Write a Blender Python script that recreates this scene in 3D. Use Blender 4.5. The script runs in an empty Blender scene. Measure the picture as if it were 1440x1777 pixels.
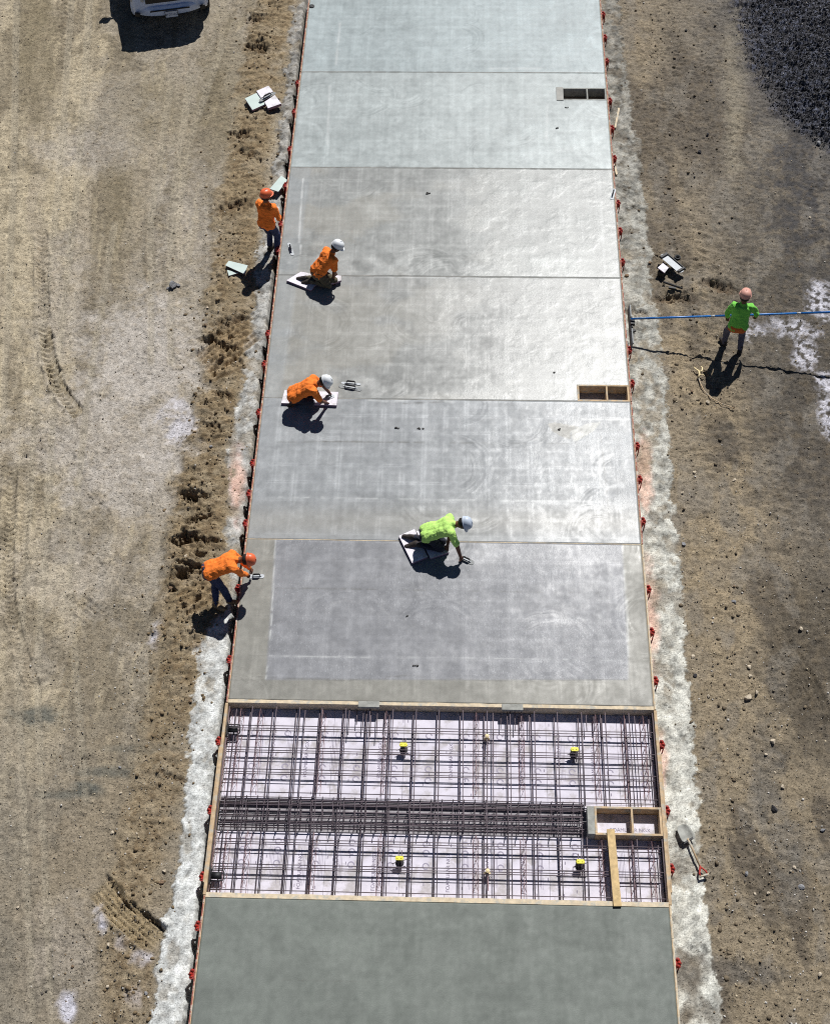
import bpy, bmesh, math, random
import numpy as np
from mathutils import Vector, Matrix, Euler
random.seed(7); R=math.radians
scene=bpy.context.scene; COL=scene.collection
# ------------------------------------------------------------ camera / world / sun / exposure
CP=(0.23746,-10.61257,21.27665); CR=(0.60256,0.01702,0.02838); CF=2399.93
cam=bpy.data.cameras.new('camera'); co=bpy.data.objects.new('camera',cam); COL.objects.link(co)
co.location=CP; co.rotation_euler=Euler(CR,'XYZ')
cam.sensor_fit='HORIZONTAL'; cam.sensor_width=36; cam.lens=CF*36/1440; cam.clip_end=5000; cam.clip_start=.1
scene.camera=co
SUN_EL=53.5; SUN_AZ=21.5
w=bpy.data.worlds.new("World"); scene.world=w; w.use_nodes=True
nt=w.node_tree; sky=nt.nodes.new('ShaderNodeTexSky'); sky.sky_type='NISHITA'; sky.sun_disc=False
sky.sun_elevation=R(SUN_EL); sky.sun_rotation=R(SUN_AZ); sky.altitude=2500; sky.air_density=.7; sky.dust_density=.3
nt.links.new(sky.outputs[0],nt.nodes['Background'].inputs[0]); nt.nodes['Background'].inputs[1].default_value=0.05
sl=bpy.data.lights.new('sun','SUN'); sl.energy=5.0; sl.angle=R(.53); sl.color=(1,.985,.955)
so=bpy.data.objects.new('sun',sl); COL.objects.link(so)
sd=Vector((math.cos(R(SUN_EL))*math.sin(R(SUN_AZ)),math.cos(R(SUN_EL))*math.cos(R(SUN_AZ)),math.sin(R(SUN_EL))))
so.rotation_euler=sd.to_track_quat('Z','Y').to_euler(); so.location=(0,0,30)
scene.view_settings.view_transform='Standard'; scene.view_settings.look='None'
scene.view_settings.exposure=0.0; scene.view_settings.gamma=1
scene.cycles.use_denoising=False; scene.cycles.filter_width=1.05; scene.cycles.sample_clamp_indirect=4; scene.cycles.max_bounces=6
# ------------------------------------------------------------ survey map <-> world
RM=np.array(Euler(CR,'XYZ').to_matrix()); CPn=np.array(CP)
def P(x,y,z=0.0):
    d=RM@np.array([(x-720)/CF,-(y-888.5)/CF,-1.0]); t=(z-CP[2])/d[2]; return Vector(CPn+t*d)
def proj(X,Y,Z):
    dx=X-CP[0]; dy=Y-CP[1]; dz=Z-CP[2]
    c0=RM[0,0]*dx+RM[1,0]*dy+RM[2,0]*dz; c1=RM[0,1]*dx+RM[1,1]*dy+RM[2,1]*dz; c2=RM[0,2]*dx+RM[1,2]*dy+RM[2,2]*dz
    c2=np.minimum(c2,-.5)
    return 720+CF*c0/-c2, 888.5-CF*c1/-c2
W=7.32; D=3.356; FL=-.22; GZ=-.30
ORD=['zeroth','first','second','third','fourth','fifth','sixth','seventh','eighth','ninth','tenth','eleventh','twelfth','thirteenth','fourteenth','fifteenth','sixteenth','seventeenth','eighteenth','nineteenth','twentieth','twenty-first','twenty-second','twenty-third','twenty-fourth','twenty-fifth']
# ------------------------------------------------------------ numpy noise
def _h(ix,iy,s):
    n=(ix.astype(np.int64)*374761393+iy.astype(np.int64)*668265263+s*1442695041)&0x7fffffff
    n=((n^(n>>13))*1274126177)&0x7fffffff
    return ((n^(n>>16))&0xffff)/65535.0
def vn(x,y,s=0):
    ix=np.floor(x); iy=np.floor(y); fx=x-ix; fy=y-iy
    fx=fx*fx*(3-2*fx); fy=fy*fy*(3-2*fy)
    a=_h(ix,iy,s); b=_h(ix+1,iy,s); c=_h(ix,iy+1,s); d=_h(ix+1,iy+1,s)
    return (a+(b-a)*fx)*(1-fy)+(c+(d-c)*fx)*fy
def fbm(x,y,s=0,o=4,g=.5):
    r=0; a=1; t=0
    for i in range(o):
        q=.6+1.1*i; r=r+a*vn((x*math.cos(q)-y*math.sin(q))*2**i+i*17.3,(x*math.sin(q)+y*math.cos(q))*2**i-i*9.1,s+i); t+=a; a*=g
    return r/t
def ridge(x,y,s=0,o=3):
    r=0;a=1;t=0
    for i in range(o):
        q=.4+1.3*i; r=r+a*(1-np.abs(2*vn((x*math.cos(q)-y*math.sin(q))*2**i+i*5.3,(x*math.sin(q)+y*math.cos(q))*2**i+i*3.7,s+i)-1)); t+=a; a*=.5
    return r/t
def sst(a,b,x):
    t=np.clip((x-a)/(b-a),0,1); return t*t*(3-2*t)
def lin(c): 
    c=np.array(c,float)/255; return np.where(c<=.04045,c/12.92,((c+.055)/1.055)**2.4)
def A(r,g,b,k=.80): return lin((r,g,b))*k
def segd(U,V,pts):
    best=np.full(U.shape,1e9); S=np.zeros(U.shape); L=np.zeros(U.shape); acc=0
    for (x0,y0),(x1,y1) in zip(pts[:-1],pts[1:]):
        dx,dy=x1-x0,y1-y0; l=math.hypot(dx,dy); t=np.clip(((U-x0)*dx+(V-y0)*dy)/(l*l),0,1)
        d=np.hypot(U-x0-t*dx,V-y0-t*dy); lat=((U-x0)*-dy+(V-y0)*dx)/l
        m=d<best; best=np.where(m,d,best); S=np.where(m,acc+t*l,S); L=np.where(m,lat,L); acc+=l
    return best,S,L
# ------------------------------------------------------------ materials
def nodes(name):
    m=bpy.data.materials.new(name); m.use_nodes=True; n=m.node_tree; return m,n,n.nodes['Principled BSDF']
def N(n,t,**k):
    x=n.nodes.new(t)
    for a,b in k.items(): setattr(x,a,b)
    return x
def noise(n,scale,detail=4,rough=.55,coord='Object'):
    tc=N(n,'ShaderNodeTexCoord'); x=N(n,'ShaderNodeTexNoise'); x.inputs['Scale'].default_value=scale
    x.inputs['Detail'].default_value=detail; x.inputs['Roughness'].default_value=rough
    n.links.new(tc.outputs[coord],x.inputs['Vector']); return x
def ramp(n,src,p):
    r=N(n,'ShaderNodeValToRGB'); el=r.color_ramp.elements
    while len(el)<len(p): el.new(.5)
    for e,(q,c) in zip(el,p):
        e.position=q; e.color=(c,c,c,1) if not hasattr(c,'__len__') else (*c,1)
    n.links.new(src,r.inputs[0]); return r
def mixc(n,a,b,f=None,mode='MIX',fac=1.0):
    x=N(n,'ShaderNodeMix',data_type='RGBA',blend_type=mode)
    if f is None: x.inputs[0].default_value=fac
    else: n.links.new(f,x.inputs[0])
    for s,i in ((a,6),(b,7)):
        if hasattr(s,'is_linked'): n.links.new(s,x.inputs[i])
        else: x.inputs[i].default_value=(*s,1)
    return x.outputs[2]
def mat(name,c,rough=.7,metal=0,var=.25,scale=6,bump=.15,bs=40,c2=None,spec=.5,stain=None):
    m,n,b=nodes(name); c=tuple(lin(c)) 
    x=noise(n,scale,5); lo=tuple(v*(1-var) for v in c); hi=tuple(min(1,v*(1+var)) for v in c)
    if c2 is not None: hi=tuple(lin(c2))
    r=ramp(n,x.outputs[0],[(.35,lo),(.65,hi)]); out=r.outputs[0]
    if stain is not None:
        s=noise(n,scale*.6,6,.7); sr=ramp(n,s.outputs[0],[(.5,0.0),(.62,1.0)])
        out=mixc(n,out,tuple(lin(stain)),sr.outputs[0])
    n.links.new(out,b.inputs['Base Color'])
    b.inputs['Roughness'].default_value=rough; b.inputs['Metallic'].default_value=metal; b.inputs['Specular IOR Level'].default_value=spec
    y=noise(n,bs,4); bm=N(n,'ShaderNodeBump'); bm.inputs['Strength'].default_value=bump; bm.inputs['Distance'].default_value=.02
    n.links.new(y.outputs[0],bm.inputs['Height']); n.links.new(bm.outputs[0],b.inputs['Normal'])
    return m
def m_ground():
    m,n,b=nodes('soil'); at=N(n,'ShaderNodeAttribute',attribute_name='tint'); g=N(n,'ShaderNodeAttribute',attribute_name='grit')
    tc=N(n,'ShaderNodeTexCoord')
    x1=noise(n,7,6,.65); r1=ramp(n,x1.outputs[0],[(.3,.72),(.7,1.28)])
    x2=noise(n,38,9,.85); r2=ramp(n,x2.outputs[0],[(.41,.60),(.5,1.0),(.59,1.38)])
    mk=N(n,'ShaderNodeMapping'); mk.inputs['Scale'].default_value=(16,34,20); mk.inputs['Rotation'].default_value=(0,0,.5); n.links.new(tc.outputs['Object'],mk.inputs['Vector'])
    xk=N(n,'ShaderNodeTexNoise'); xk.inputs['Scale'].default_value=1; xk.inputs['Detail'].default_value=5; xk.inputs['Roughness'].default_value=.65; n.links.new(mk.outputs[0],xk.inputs['Vector'])
    rk=ramp(n,xk.outputs[0],[(.35,.58),(.42,1.0)])
    c=mixc(n,at.outputs[0],r1.outputs[0],mode='MULTIPLY'); c=mixc(n,c,r2.outputs[0],mode='MULTIPLY'); c=mixc(n,c,rk.outputs[0],mode='MULTIPLY')
    v=N(n,'ShaderNodeTexVoronoi'); v.inputs['Scale'].default_value=26; n.links.new(tc.outputs['Object'],v.inputs['Vector'])
    pk=ramp(n,v.outputs['Distance'],[(.10,1.0),(.20,0.0)])
    sep=N(n,'ShaderNodeSeparateColor'); n.links.new(v.outputs['Color'],sep.inputs[0])
    sel=ramp(n,sep.outputs[0],[(.86,0.0),(.88,1.0)])
    mu=N(n,'ShaderNodeMath',operation='MULTIPLY'); n.links.new(pk.outputs[0],mu.inputs[0]); n.links.new(sel.outputs[0],mu.inputs[1])
    mg=N(n,'ShaderNodeMath',operation='MULTIPLY'); n.links.new(mu.outputs[0],mg.inputs[0]); n.links.new(g.outputs['Fac'],mg.inputs[1])
    pc=ramp(n,sep.outputs[1],[(.3,(.07,.065,.06)),(.6,(.30,.27,.23)),(.9,(.50,.47,.43))])
    c=mixc(n,c,pc.outputs[0],mg.outputs[0])
    n.links.new(c,b.inputs['Base Color']); b.inputs['Roughness'].default_value=.93; b.inputs['Specular IOR Level'].default_value=.2
    h=N(n,'ShaderNodeMath',operation='MULTIPLY_ADD'); n.links.new(x2.outputs[0],h.inputs[0]); h.inputs[1].default_value=1.0
    n.links.new(rk.outputs[0],h.inputs[2])
    b1=N(n,'ShaderNodeBump'); b1.inputs['Distance'].default_value=.028; b1.inputs['Strength'].default_value=.9; n.links.new(h.outputs[0],b1.inputs['Height'])
    ra=N(n,'ShaderNodeAttribute',attribute_name='relief'); n.links.new(ra.outputs['Fac'],b1.inputs['Strength'])
    n.links.new(b1.outputs[0],b.inputs['Normal']); return m
def m_slab():
    m,n,b=nodes('wet_concrete'); at=N(n,'ShaderNodeAttribute',attribute_name='tint'); wt=N(n,'ShaderNodeAttribute',attribute_name='wet'); rg=N(n,'ShaderNodeAttribute',attribute_name='grit')
    tc=N(n,'ShaderNodeTexCoord')
    x1=noise(n,3,6,.6); r1=ramp(n,x1.outputs[0],[(.3,.90),(.7,1.10)])
    x2=noise(n,70,4,.7); r2=ramp(n,x2.outputs[0],[(.38,.88),(.62,1.12)])
    c=mixc(n,at.outputs[0],r1.outputs[0],mode='MULTIPLY'); c=mixc(n,c,r2.outputs[0],mode='MULTIPLY')
    # short scratchy trowel chatter, stretched noise; pale flecks paint sparkle into the colour
    mp=N(n,'ShaderNodeMapping'); mp.inputs['Scale'].default_value=(55,14,10); n.links.new(tc.outputs['Object'],mp.inputs['Vector'])
    x3=N(n,'ShaderNodeTexNoise'); x3.inputs['Scale'].default_value=1; x3.inputs['Detail'].default_value=5; x3.inputs['Roughness'].default_value=.7; n.links.new(mp.outputs[0],x3.inputs['Vector'])
    r3=ramp(n,x3.outputs[0],[(.58,0.0),(.68,1.0)])
    mu=N(n,'ShaderNodeMath',operation='MULTIPLY'); n.links.new(r3.outputs[0],mu.inputs[0]); n.links.new(rg.outputs['Fac'],mu.inputs[1])
    c=mixc(n,c,(.52,.54,.56),mu.outputs[0]); n.links.new(c,b.inputs['Base Color'])
    mr=N(n,'ShaderNodeMapRange'); n.links.new(wt.outputs['Fac'],mr.inputs[0]); mr.inputs[3].default_value=.80; mr.inputs[4].default_value=.33
    x4=noise(n,9,5,.6); ad=N(n,'ShaderNodeMath',operation='MULTIPLY_ADD'); n.links.new(x4.outputs[0],ad.inputs[0]); ad.inputs[1].default_value=.09; n.links.new(mr.outputs[0],ad.inputs[2])
    n.links.new(ad.outputs[0],b.inputs['Roughness']); b.inputs['Specular IOR Level'].default_value=.62
    h=N(n,'ShaderNodeMath',operation='MULTIPLY_ADD'); n.links.new(x3.outputs[0],h.inputs[0]); n.links.new(rg.outputs['Fac'],h.inputs[1]); 
    sc=N(n,'ShaderNodeMath',operation='MULTIPLY'); n.links.new(x2.outputs[0],sc.inputs[0]); sc.inputs[1].default_value=.25; n.links.new(sc.outputs[0],h.inputs[2])
    b1=N(n,'ShaderNodeBump'); b1.inputs['Distance'].default_value=.010; b1.inputs['Strength'].default_value=.8; n.links.new(h.outputs[0],b1.inputs['Height'])
    n.links.new(b1.outputs[0],b.inputs['Normal']); return m
def m_attr(name,rough=.85,bump=.5,bs=60):
    m,n,b=nodes(name); at=N(n,'ShaderNodeAttribute',attribute_name='tint')
    x=noise(n,bs,5,.7); r=ramp(n,x.outputs[0],[(.3,.75),(.7,1.25)]); c=mixc(n,at.outputs[0],r.outputs[0],mode='MULTIPLY')
    n.links.new(c,b.inputs['Base Color']); b.inputs['Roughness'].default_value=rough; b.inputs['Specular IOR Level'].default_value=.3
    bm=N(n,'ShaderNodeBump'); bm.inputs['Strength'].default_value=bump; bm.inputs['Distance'].default_value=.01
    n.links.new(x.outputs[0],bm.inputs['Height']); n.links.new(bm.outputs[0],b.inputs['Normal']); return m
M={}
M['soil']=m_ground(); M['slab']=m_slab(); M['pebble']=m_attr('pebble')
M['wood']=mat('form_lumber',(186,160,126),.8,0,.22,9,.2,50,stain=(168,164,152))
M['woodclean']=mat('lumber',(196,168,120),.75,0,.2,14,.2,60)
M['woodred']=mat('lumber_red_edge',(150,86,72),.8,0,.2,10,.2,50,stain=(196,184,172))
M['header']=mat('slurry_lumber',(205,188,160),.8,0,.15,12,.2,50,stain=(176,172,160))
M['jointw']=mat('joint_edge',(158,156,150),.8,0,.2,3,.2,50,stain=(134,133,128))
M['concrete']=mat('dry_concrete',(150,150,144),.9,0,.2,8,.3,40)
M['dkconc']=mat('trench_concrete',(150,146,150),.9,0,.25,8,.3,40)
M['foam']=mat('foam_face',(208,203,214),.8,0,.08,5,.08,40,stain=(176,170,172))
M['foamgreen']=mat('foam_green_face',(190,204,198),.7,0,.05,5,.05,40)
M['foampad']=mat('foam_pad',(228,222,232),.75,0,.06,9,.05,40,stain=(196,192,192))
M['foamedge']=mat('foam_edge',(150,120,140),.8,0,.1,5,.05,40)
M['ink']=mat('print_ink',(120,112,130),.8,0,.15,20,0,40)
M['inkpale']=mat('pale_ink',(150,144,160),.8,0,.15,20,0,40)
M['rebar']=mat('steel_rebar',(112,100,110),.7,.1,.25,30,.5,160,c2=(110,98,102))
M['wire']=mat('rusty_wire',(150,120,122),.7,.3,.3,30,.2,80)
M['red']=mat('red_paint',(168,40,26),.6,0,.3,30,.2,80,stain=(110,40,34))
M['yellow']=mat('yellow_cap',(222,214,40),.5,0,.08,20,.1,60)
M['black']=mat('black_rubber',(22,22,25),.6,0,.3,20,.1,60)
M['steel']=mat('grey_steel',(128,130,130),.65,.1,.12,25,.1,60)
M['alum']=mat('aluminium',(176,180,184),.6,.1,.08,25,.1,60)
M['blue']=mat('blue_pole',(34,112,190),.35,0,.15,10,.02,60,stain=(90,140,190))
M['skin']=mat('skin',(112,70,50),.6,0,.1,20,.1,60)
M['hair']=mat('hair',(26,20,17),.8,0,.2,40,.4,90)
M['orange']=mat('orange_cloth',(246,128,44),.9,0,.06,8,.4,60)
M['green']=mat('green_cloth',(118,200,80),.9,0,.06,8,.4,60)
M['lime']=mat('lime_cloth',(192,236,124),.9,0,.06,8,.4,60)
M['jeans']=mat('denim',(48,58,92),.9,0,.2,12,.4,90)
M['jeansgrey']=mat('grey_denim',(92,92,108),.9,0,.15,12,.4,90)
M['khaki']=mat('khaki',(92,84,66),.9,0,.15,12,.4,90)
M['navy']=mat('navy_cloth',(34,36,52),.9,0,.2,12,.4,90)
M['boot']=mat('tan_boot',(150,124,92),.8,0,.2,20,.3,60)
M['bootdark']=mat('dark_boot',(52,44,40),.8,0,.2,20,.3,60)
M['hatorange']=mat('hat_orange',(226,104,60),.4,0,.06,10,.02,60)
M['hatpink']=mat('hat_faded_red',(214,158,142),.5,0,.08,10,.02,60)
M['hatwhite']=mat('hat_white',(226,228,230),.4,0,.04,10,.02,60)
M['hatgrey']=mat('hat_grey',(190,200,214),.45,0,.05,10,.02,60)
M['shaded_white']=mat('shaded_white_car_paint',(190,206,236),.25,0,.03,3,.0,40)  # white truck in shade: blue sky fill tinted into the base colour
M['glass']=mat('dark_glass',(20,24,30),.08,0,.05,3,0,40)
M['lamp']=mat('lamp_lens',(170,175,180),.15,0,.05,20,.1,90)
M['tyre']=mat('tyre_rubber',(28,28,28),.85,0,.2,20,.3,60)
M['darkblue']=mat('plate_ink',(40,50,90),.6,0,.1,20,0,60)
M['rockpale']=mat('pale_stone',(196,182,160),.9,0,.2,25,.6,60)
M['debris']=mat('dark_debris',(60,58,56),.9,0,.3,20,.3,60)
M['rockgrey']=mat('grey_stone',(140,140,142),.9,0,.25,25,.8,50)
M['rockbrown']=mat('brown_stone',(128,106,84),.9,0,.25,25,.8,50)
M['rockdark']=mat('dark_stone',(52,50,52),.9,0,.3,25,.8,50)
M['cream']=mat('cream_paint',(226,206,160),.7,0,.12,30,.2,60)
M['orangebelt']=mat('orange_hem',(196,104,44),.9,0,.1,20,.2,60)
# ------------------------------------------------------------ mesh builder
def _frame(d):
    d=Vector(d).normalized(); a=Vector((0,0,1)) if abs(d.z)<.9 else Vector((1,0,0))
    u=d.cross(a).normalized(); return u,d.cross(u).normalized(),d
class MB:
    def __init__(s): s.v=[]; s.f=[]
    def add(s,vs,fs):
        o=len(s.v); s.v+= [tuple(q) for q in vs]; s.f+=[tuple(i+o for i in f) for f in fs]; return s
    def box(s,c,d,rz=0,rx=0,ry=0):
        m=Euler((rx,ry,rz)).to_matrix(); x,y,z=d[0]/2,d[1]/2,d[2]/2
        vs=[Vector(c)+m@Vector(q) for q in ((-x,-y,-z),(x,-y,-z),(x,y,-z),(-x,y,-z),(-x,-y,z),(x,-y,z),(x,y,z),(-x,y,z))]
        return s.add(vs,[(0,3,2,1),(4,5,6,7),(0,1,5,4),(1,2,6,5),(2,3,7,6),(3,0,4,7)])
    def cyl(s,a,b,r0,r1=None,n=10,cap=True):
        r1=r0 if r1 is None else r1; a=Vector(a); b=Vector(b); u,v,d=_frame(b-a)
        vs=[a+(u*math.cos(t)+v*math.sin(t))*r0 for t in [2*math.pi*i/n for i in range(n)]]+[b+(u*math.cos(t)+v*math.sin(t))*r1 for t in [2*math.pi*i/n for i in range(n)]]
        fs=[(i,n+i,n+(i+1)%n,(i+1)%n) for i in range(n)]
        if cap: fs+=[tuple(range(n)),tuple(range(2*n-1,n-1,-1))]
        return s.add(vs,fs)
    def tube(s,pts,r,n=8):
        pts=[Vector(p) for p in pts]; vs=[]; fs=[]
        for i,p in enumerate(pts):
            t=(pts[min(i+1,len(pts)-1)]-pts[max(i-1,0)]); u,v,_=_frame(t)
            if i and (pu.dot(u)<0): u,v=-u,-v
            pu=u
            rr=r[i] if hasattr(r,'__len__') else r
            vs+=[p+(u*math.cos(2*math.pi*k/n)+v*math.sin(2*math.pi*k/n))*rr for k in range(n)]
        for i in range(len(pts)-1):
            for k in range(n): fs.append((i*n+k,(i+1)*n+k,(i+1)*n+(k+1)%n,i*n+(k+1)%n))
        fs+=[tuple(range(n)),tuple(reversed([len(vs)-n+k for k in range(n)]))]
        return s.add(vs,fs)
    def caps(s,a,b,ra,rb,n=14,m=5):            # tapered capsule
        a=Vector(a); b=Vector(b); d=b-a
        if d.length<1e-5: d=Vector((0,0,1e-4)); b=a+d
        u,v,w=_frame(d); rings=[]
        for i in range(m+1):
            t=-math.pi/2+math.pi/2*i/m; rings.append((a+w*ra*math.sin(t),ra*math.cos(t)))
        for i in range(m+1):
            t=math.pi/2*i/m; rings.append((b+w*rb*math.sin(t),rb*math.cos(t)))
        vs=[];fs=[]
        for c,r in rings: vs+=[c+(u*math.cos(2*math.pi*k/n)+v*math.sin(2*math.pi*k/n))*max(r,1e-4) for k in range(n)]
        for i in range(len(rings)-1):
            for k in range(n): fs.append((i*n+k,(i+1)*n+k,(i+1)*n+(k+1)%n,i*n+(k+1)%n))
        fs+=[tuple(range(n)),tuple(reversed([len(vs)-n+k for k in range(n)]))]
        return s.add(vs,fs)
    def prism(s,poly,z0,z1):
        n=len(poly); vs=[(x,y,z0) for x,y in poly]+[(x,y,z1) for x,y in poly]
        return s.add(vs,[tuple(range(n-1,-1,-1)),tuple(range(n,2*n))]+[(i,(i+1)%n,n+(i+1)%n,n+i) for i in range(n)])
    def lathe(s,c,prof,n=16,sx=1,sy=1,rot=None):
        vs=[];fs=[];c=Vector(c)
        for r,z in prof:
            for k in range(n):
                q=Vector((r*sx*math.cos(2*math.pi*k/n),r*sy*math.sin(2*math.pi*k/n),z))
                vs.append(c+(rot@q if rot else q))
        for i in range(len(prof)-1):
            for k in range(n): fs.append((i*n+k,i*n+(k+1)%n,(i+1)*n+(k+1)%n,(i+1)*n+k))
        fs+=[tuple(reversed(range(n))),tuple(range(len(vs)-n,len(vs)))]
        return s.add(vs,fs)
    def loft(s,secs):
        n=len(secs[0]); vs=[q for r in secs for q in r]; fs=[]
        for i in range(len(secs)-1):
            for k in range(n): fs.append((i*n+k,i*n+(k+1)%n,(i+1)*n+(k+1)%n,(i+1)*n+k))
        fs+=[tuple(reversed(range(n))),tuple(range(len(vs)-n,len(vs)))]
        return s.add(vs,fs)
    def build(s,name,m,parent=None,bevel=0,smooth=False,loc=None):
        me=bpy.data.meshes.new(name); me.from_pydata(s.v,[],s.f); me.materials.append(m); me.update()
        bm=bmesh.new(); bm.from_mesh(me); bmesh.ops.recalc_face_normals(bm,faces=bm.faces); bm.to_mesh(me); bm.free()
        if smooth: me.polygons.foreach_set('use_smooth',[True]*len(me.polygons))
        o=bpy.data.objects.new(name,me); COL.objects.link(o)
        if parent: o.parent=parent
        if loc is not None: o.location=loc
        if bevel:
            b=o.modifiers.new('bevel','BEVEL'); b.width=bevel; b.segments=2; b.limit_method='ANGLE'
        return o
def tag(o,label,cat,group=None,kind=None):
    if label: o['label']=label
    if cat: o['category']=cat
    if group: o['group']=group
    if kind: o['kind']=kind
    return o
def thing(name,label,cat,loc=(0,0,0),rz=0,group=None):
    o=bpy.data.objects.new(name,None); COL.objects.link(o); o.location=loc; o.rotation_euler=(0,0,rz); o.empty_display_size=.1
    return tag(o,label,cat,group)
def copy_tree(o,parent=None):
    c=o.copy(); COL.objects.link(c)
    if parent: c.parent=parent
    for ch in o.children: copy_tree(ch,c)
    return c
def gridmesh(name,X,Y,Z,keep,m,attrs,smooth=True):
    ny,nx=X.shape; me=bpy.data.meshes.new(name)
    co_=np.stack([X.ravel(),Y.ravel(),Z.ravel()],1).astype(np.float32)
    idx=np.arange(nx*ny).reshape(ny,nx)
    q=np.stack([idx[:-1,:-1],idx[:-1,1:],idx[1:,1:],idx[1:,:-1]],-1)
    q=q[keep] if keep is not None else q.reshape(-1,4)
    q=q.reshape(-1,4)
    me.vertices.add(len(co_)); me.vertices.foreach_set('co',co_.ravel())
    me.loops.add(q.size); me.loops.foreach_set('vertex_index',q.ravel().astype(np.int32))
    me.polygons.add(len(q)); me.polygons.foreach_set('loop_start',np.arange(0,q.size,4,dtype=np.int32))
    me.update(calc_edges=True); me.polygons.foreach_set('use_smooth',np.full(len(q),smooth))
    for k,v in attrs.items():
        if v.ndim==3:
            a=me.attributes.new(k,'FLOAT_COLOR','POINT'); a.data.foreach_set('color',np.concatenate([v.reshape(-1,3),np.ones((v.size//3,1))],1).astype(np.float32).ravel())
        else:
            a=me.attributes.new(k,'FLOAT','POINT'); a.data.foreach_set('value',v.astype(np.float32).ravel())
    me.materials.append(m); me.validate(); o=bpy.data.objects.new(name,me); COL.objects.link(o); return o
#@@GROUND
# ------------------------------------------------------------ ground
def axis(segs,tail):
    a=[np.arange(s,e,st) for s,e,st in segs]; a=np.concatenate(a)
    g=np.cumsum(.3*1.35**np.arange(tail)); return np.concatenate([a[0]-g[::-1],a,a[-1]+g])
gx=axis([(-12.2,-3.66,.024),(-3.66,3.66,.732),(3.66,10.0,.024)],23)
gy=axis([(-6.2,21.2,.027)],23)
X,Y=np.meshgrid(gx,gy)
U,V=proj(X,Y,GZ+0*X)
U=np.clip(U,-1500,3000); V=np.clip(V,-1500,3500)
n1=fbm(X*.9,Y*.9,1,4); n2=fbm(X*3.1,Y*3.1,11,4); n3=fbm(X*11,Y*11,21,3); nf=fbm(X*28,Y*28,31,2)
wob=(n2-.5)*60+(n3-.5)*22
Z=GZ+(n1-.5)*.05+(n2-.5)*.035+(n3-.5)*.016
# boundaries
lb=np.interp(V,[-200,60,180,280,430,530,600,700,780,830,880,930,965,1010,1060,1120,1250,1400,1580,1660,1777,2200],[525,500,492,480,450,438,425,415,398,400,398,388,407,402,385,345,333,320,294,276,262,200])
rb=np.interp(V,[-200,40,170,250,360,480,600,730,900,960,1100,1180,1300,1380,1420,1560,1640,1680,1777,2200],[1060,1080,1092,1105,1120,1132,1147,1162,1172,1182,1188,1195,1204,1212,1215,1220,1234,1240,1256,1320])
bc=np.interp(V,[-200,0,100,200,330,450,550,650,740,850,950,1050,1150,1250,1400,1550,1777,2200],[520,478,455,440,420,405,398,390,372,350,345,330,320,300,265,230,215,180])
bw=np.interp(V,[-200,100,300,500,700,900,1000,1100,1300,1777],[40,44,46,52,44,62,68,60,60,50])
bamp=np.interp(V,[-200,0,250,450,600,800,1000,1100,1200,1400,1777],[.035,.055,.06,.065,.08,.11,.12,.085,.045,.03,.025])
def over(C,c,m): return C*(1-m[...,None])+np.array(c)*m[...,None]
def blob(u,v,ru,rv,soft=.5,wb=1.0):
    r=np.sqrt(((U-u)/ru)**2+((V-v)/rv)**2)+wb*((n2-.5)*1.1+(n3-.5)*.5); return 1-sst(1-soft,1+soft*.6,r)
C=np.zeros(X.shape+(3,))+A(142,134,119)
left=(U<700)
# far left tan soil with long wheel streaks
UC=U+V*.10+18*np.sin(V/170)+30*(n1-.5)+10*(n2-.5); st=fbm(UC/34,V/230,41,5,.6); st2=fbm((UC+V*.06)/11,V/120,51,4,.6)
C=over(C,A(164,153,130),sst(.42,.62,1-(U/260)*.75-(V/1777)*.25+(n1-.5)*.9)*left)
C=over(C,A(150,140,122),sst(.5,.62,st)*.7*left)
C=over(C,A(120,111,94),sst(.5,.66,fbm((UC+V*.04)/44,V/240,61,5,.6))*.8*left)
C=over(C,A(172,160,134),sst(.54,.66,st2)*.5*left*sst(.35,.6,n1)); C=over(C,A(104,96,80),sst(.56,.66,fbm(X*2.2,Y*1.5,65,5,.65))*.5*left)
Z=Z-left*sst(.58,.66,fbm(X*9+Y*3,Y*15,66,4,.6))*.014*sst(.4,.6,n2)
C=over(C,A(124,118,106),sst(1150,1450,V+wob)*.8*left)
C=over(C,A(140,124,98),blob(170,1560,150,260,.6)*.35*left)
for b_ in ((250,620,115,105,.9),(170,760,150,100,.6),(300,760,60,70,.7),(210,190,60,55,.55),(150,260,90,40,.4),(230,840,120,60,.5),(110,560,60,140,.35),(320,400,60,120,.3),(130,1000,140,70,.3),(120,1650,70,90,.3)):
    C=over(C,A(168,162,153),blob(*b_[:4],.6)*b_[4])
for b_ in ((60,1245,45,22,.8),(150,1370,28,14,.9),(190,1340,60,10,.6),(110,1380,50,10,.6),(250,1300,60,9,.45)):
    C=over(C,A(82,86,82),blob(*b_[:4],.6)*b_[4])
for b_ in ((180,1600,14,26,.9),(205,1628,14,18,.9),(245,1665,16,12,.8),(120,1740,16,30,.8),(230,1740,14,30,.6),(270,1110,12,26,.7),(345,1130,16,18,.8),(310,740,26,40,.5)):
    C=over(C,A(196,196,206),blob(*b_[:4],.7,1.6)*b_[4])
for b_ in ((250,190,90,60,.5),(210,360,50,90,.35),(60,80,40,140,.45),(390,150,40,120,.4)):
    C=over(C,A(118,108,84),blob(*b_[:4],.6)*b_[4])
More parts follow.
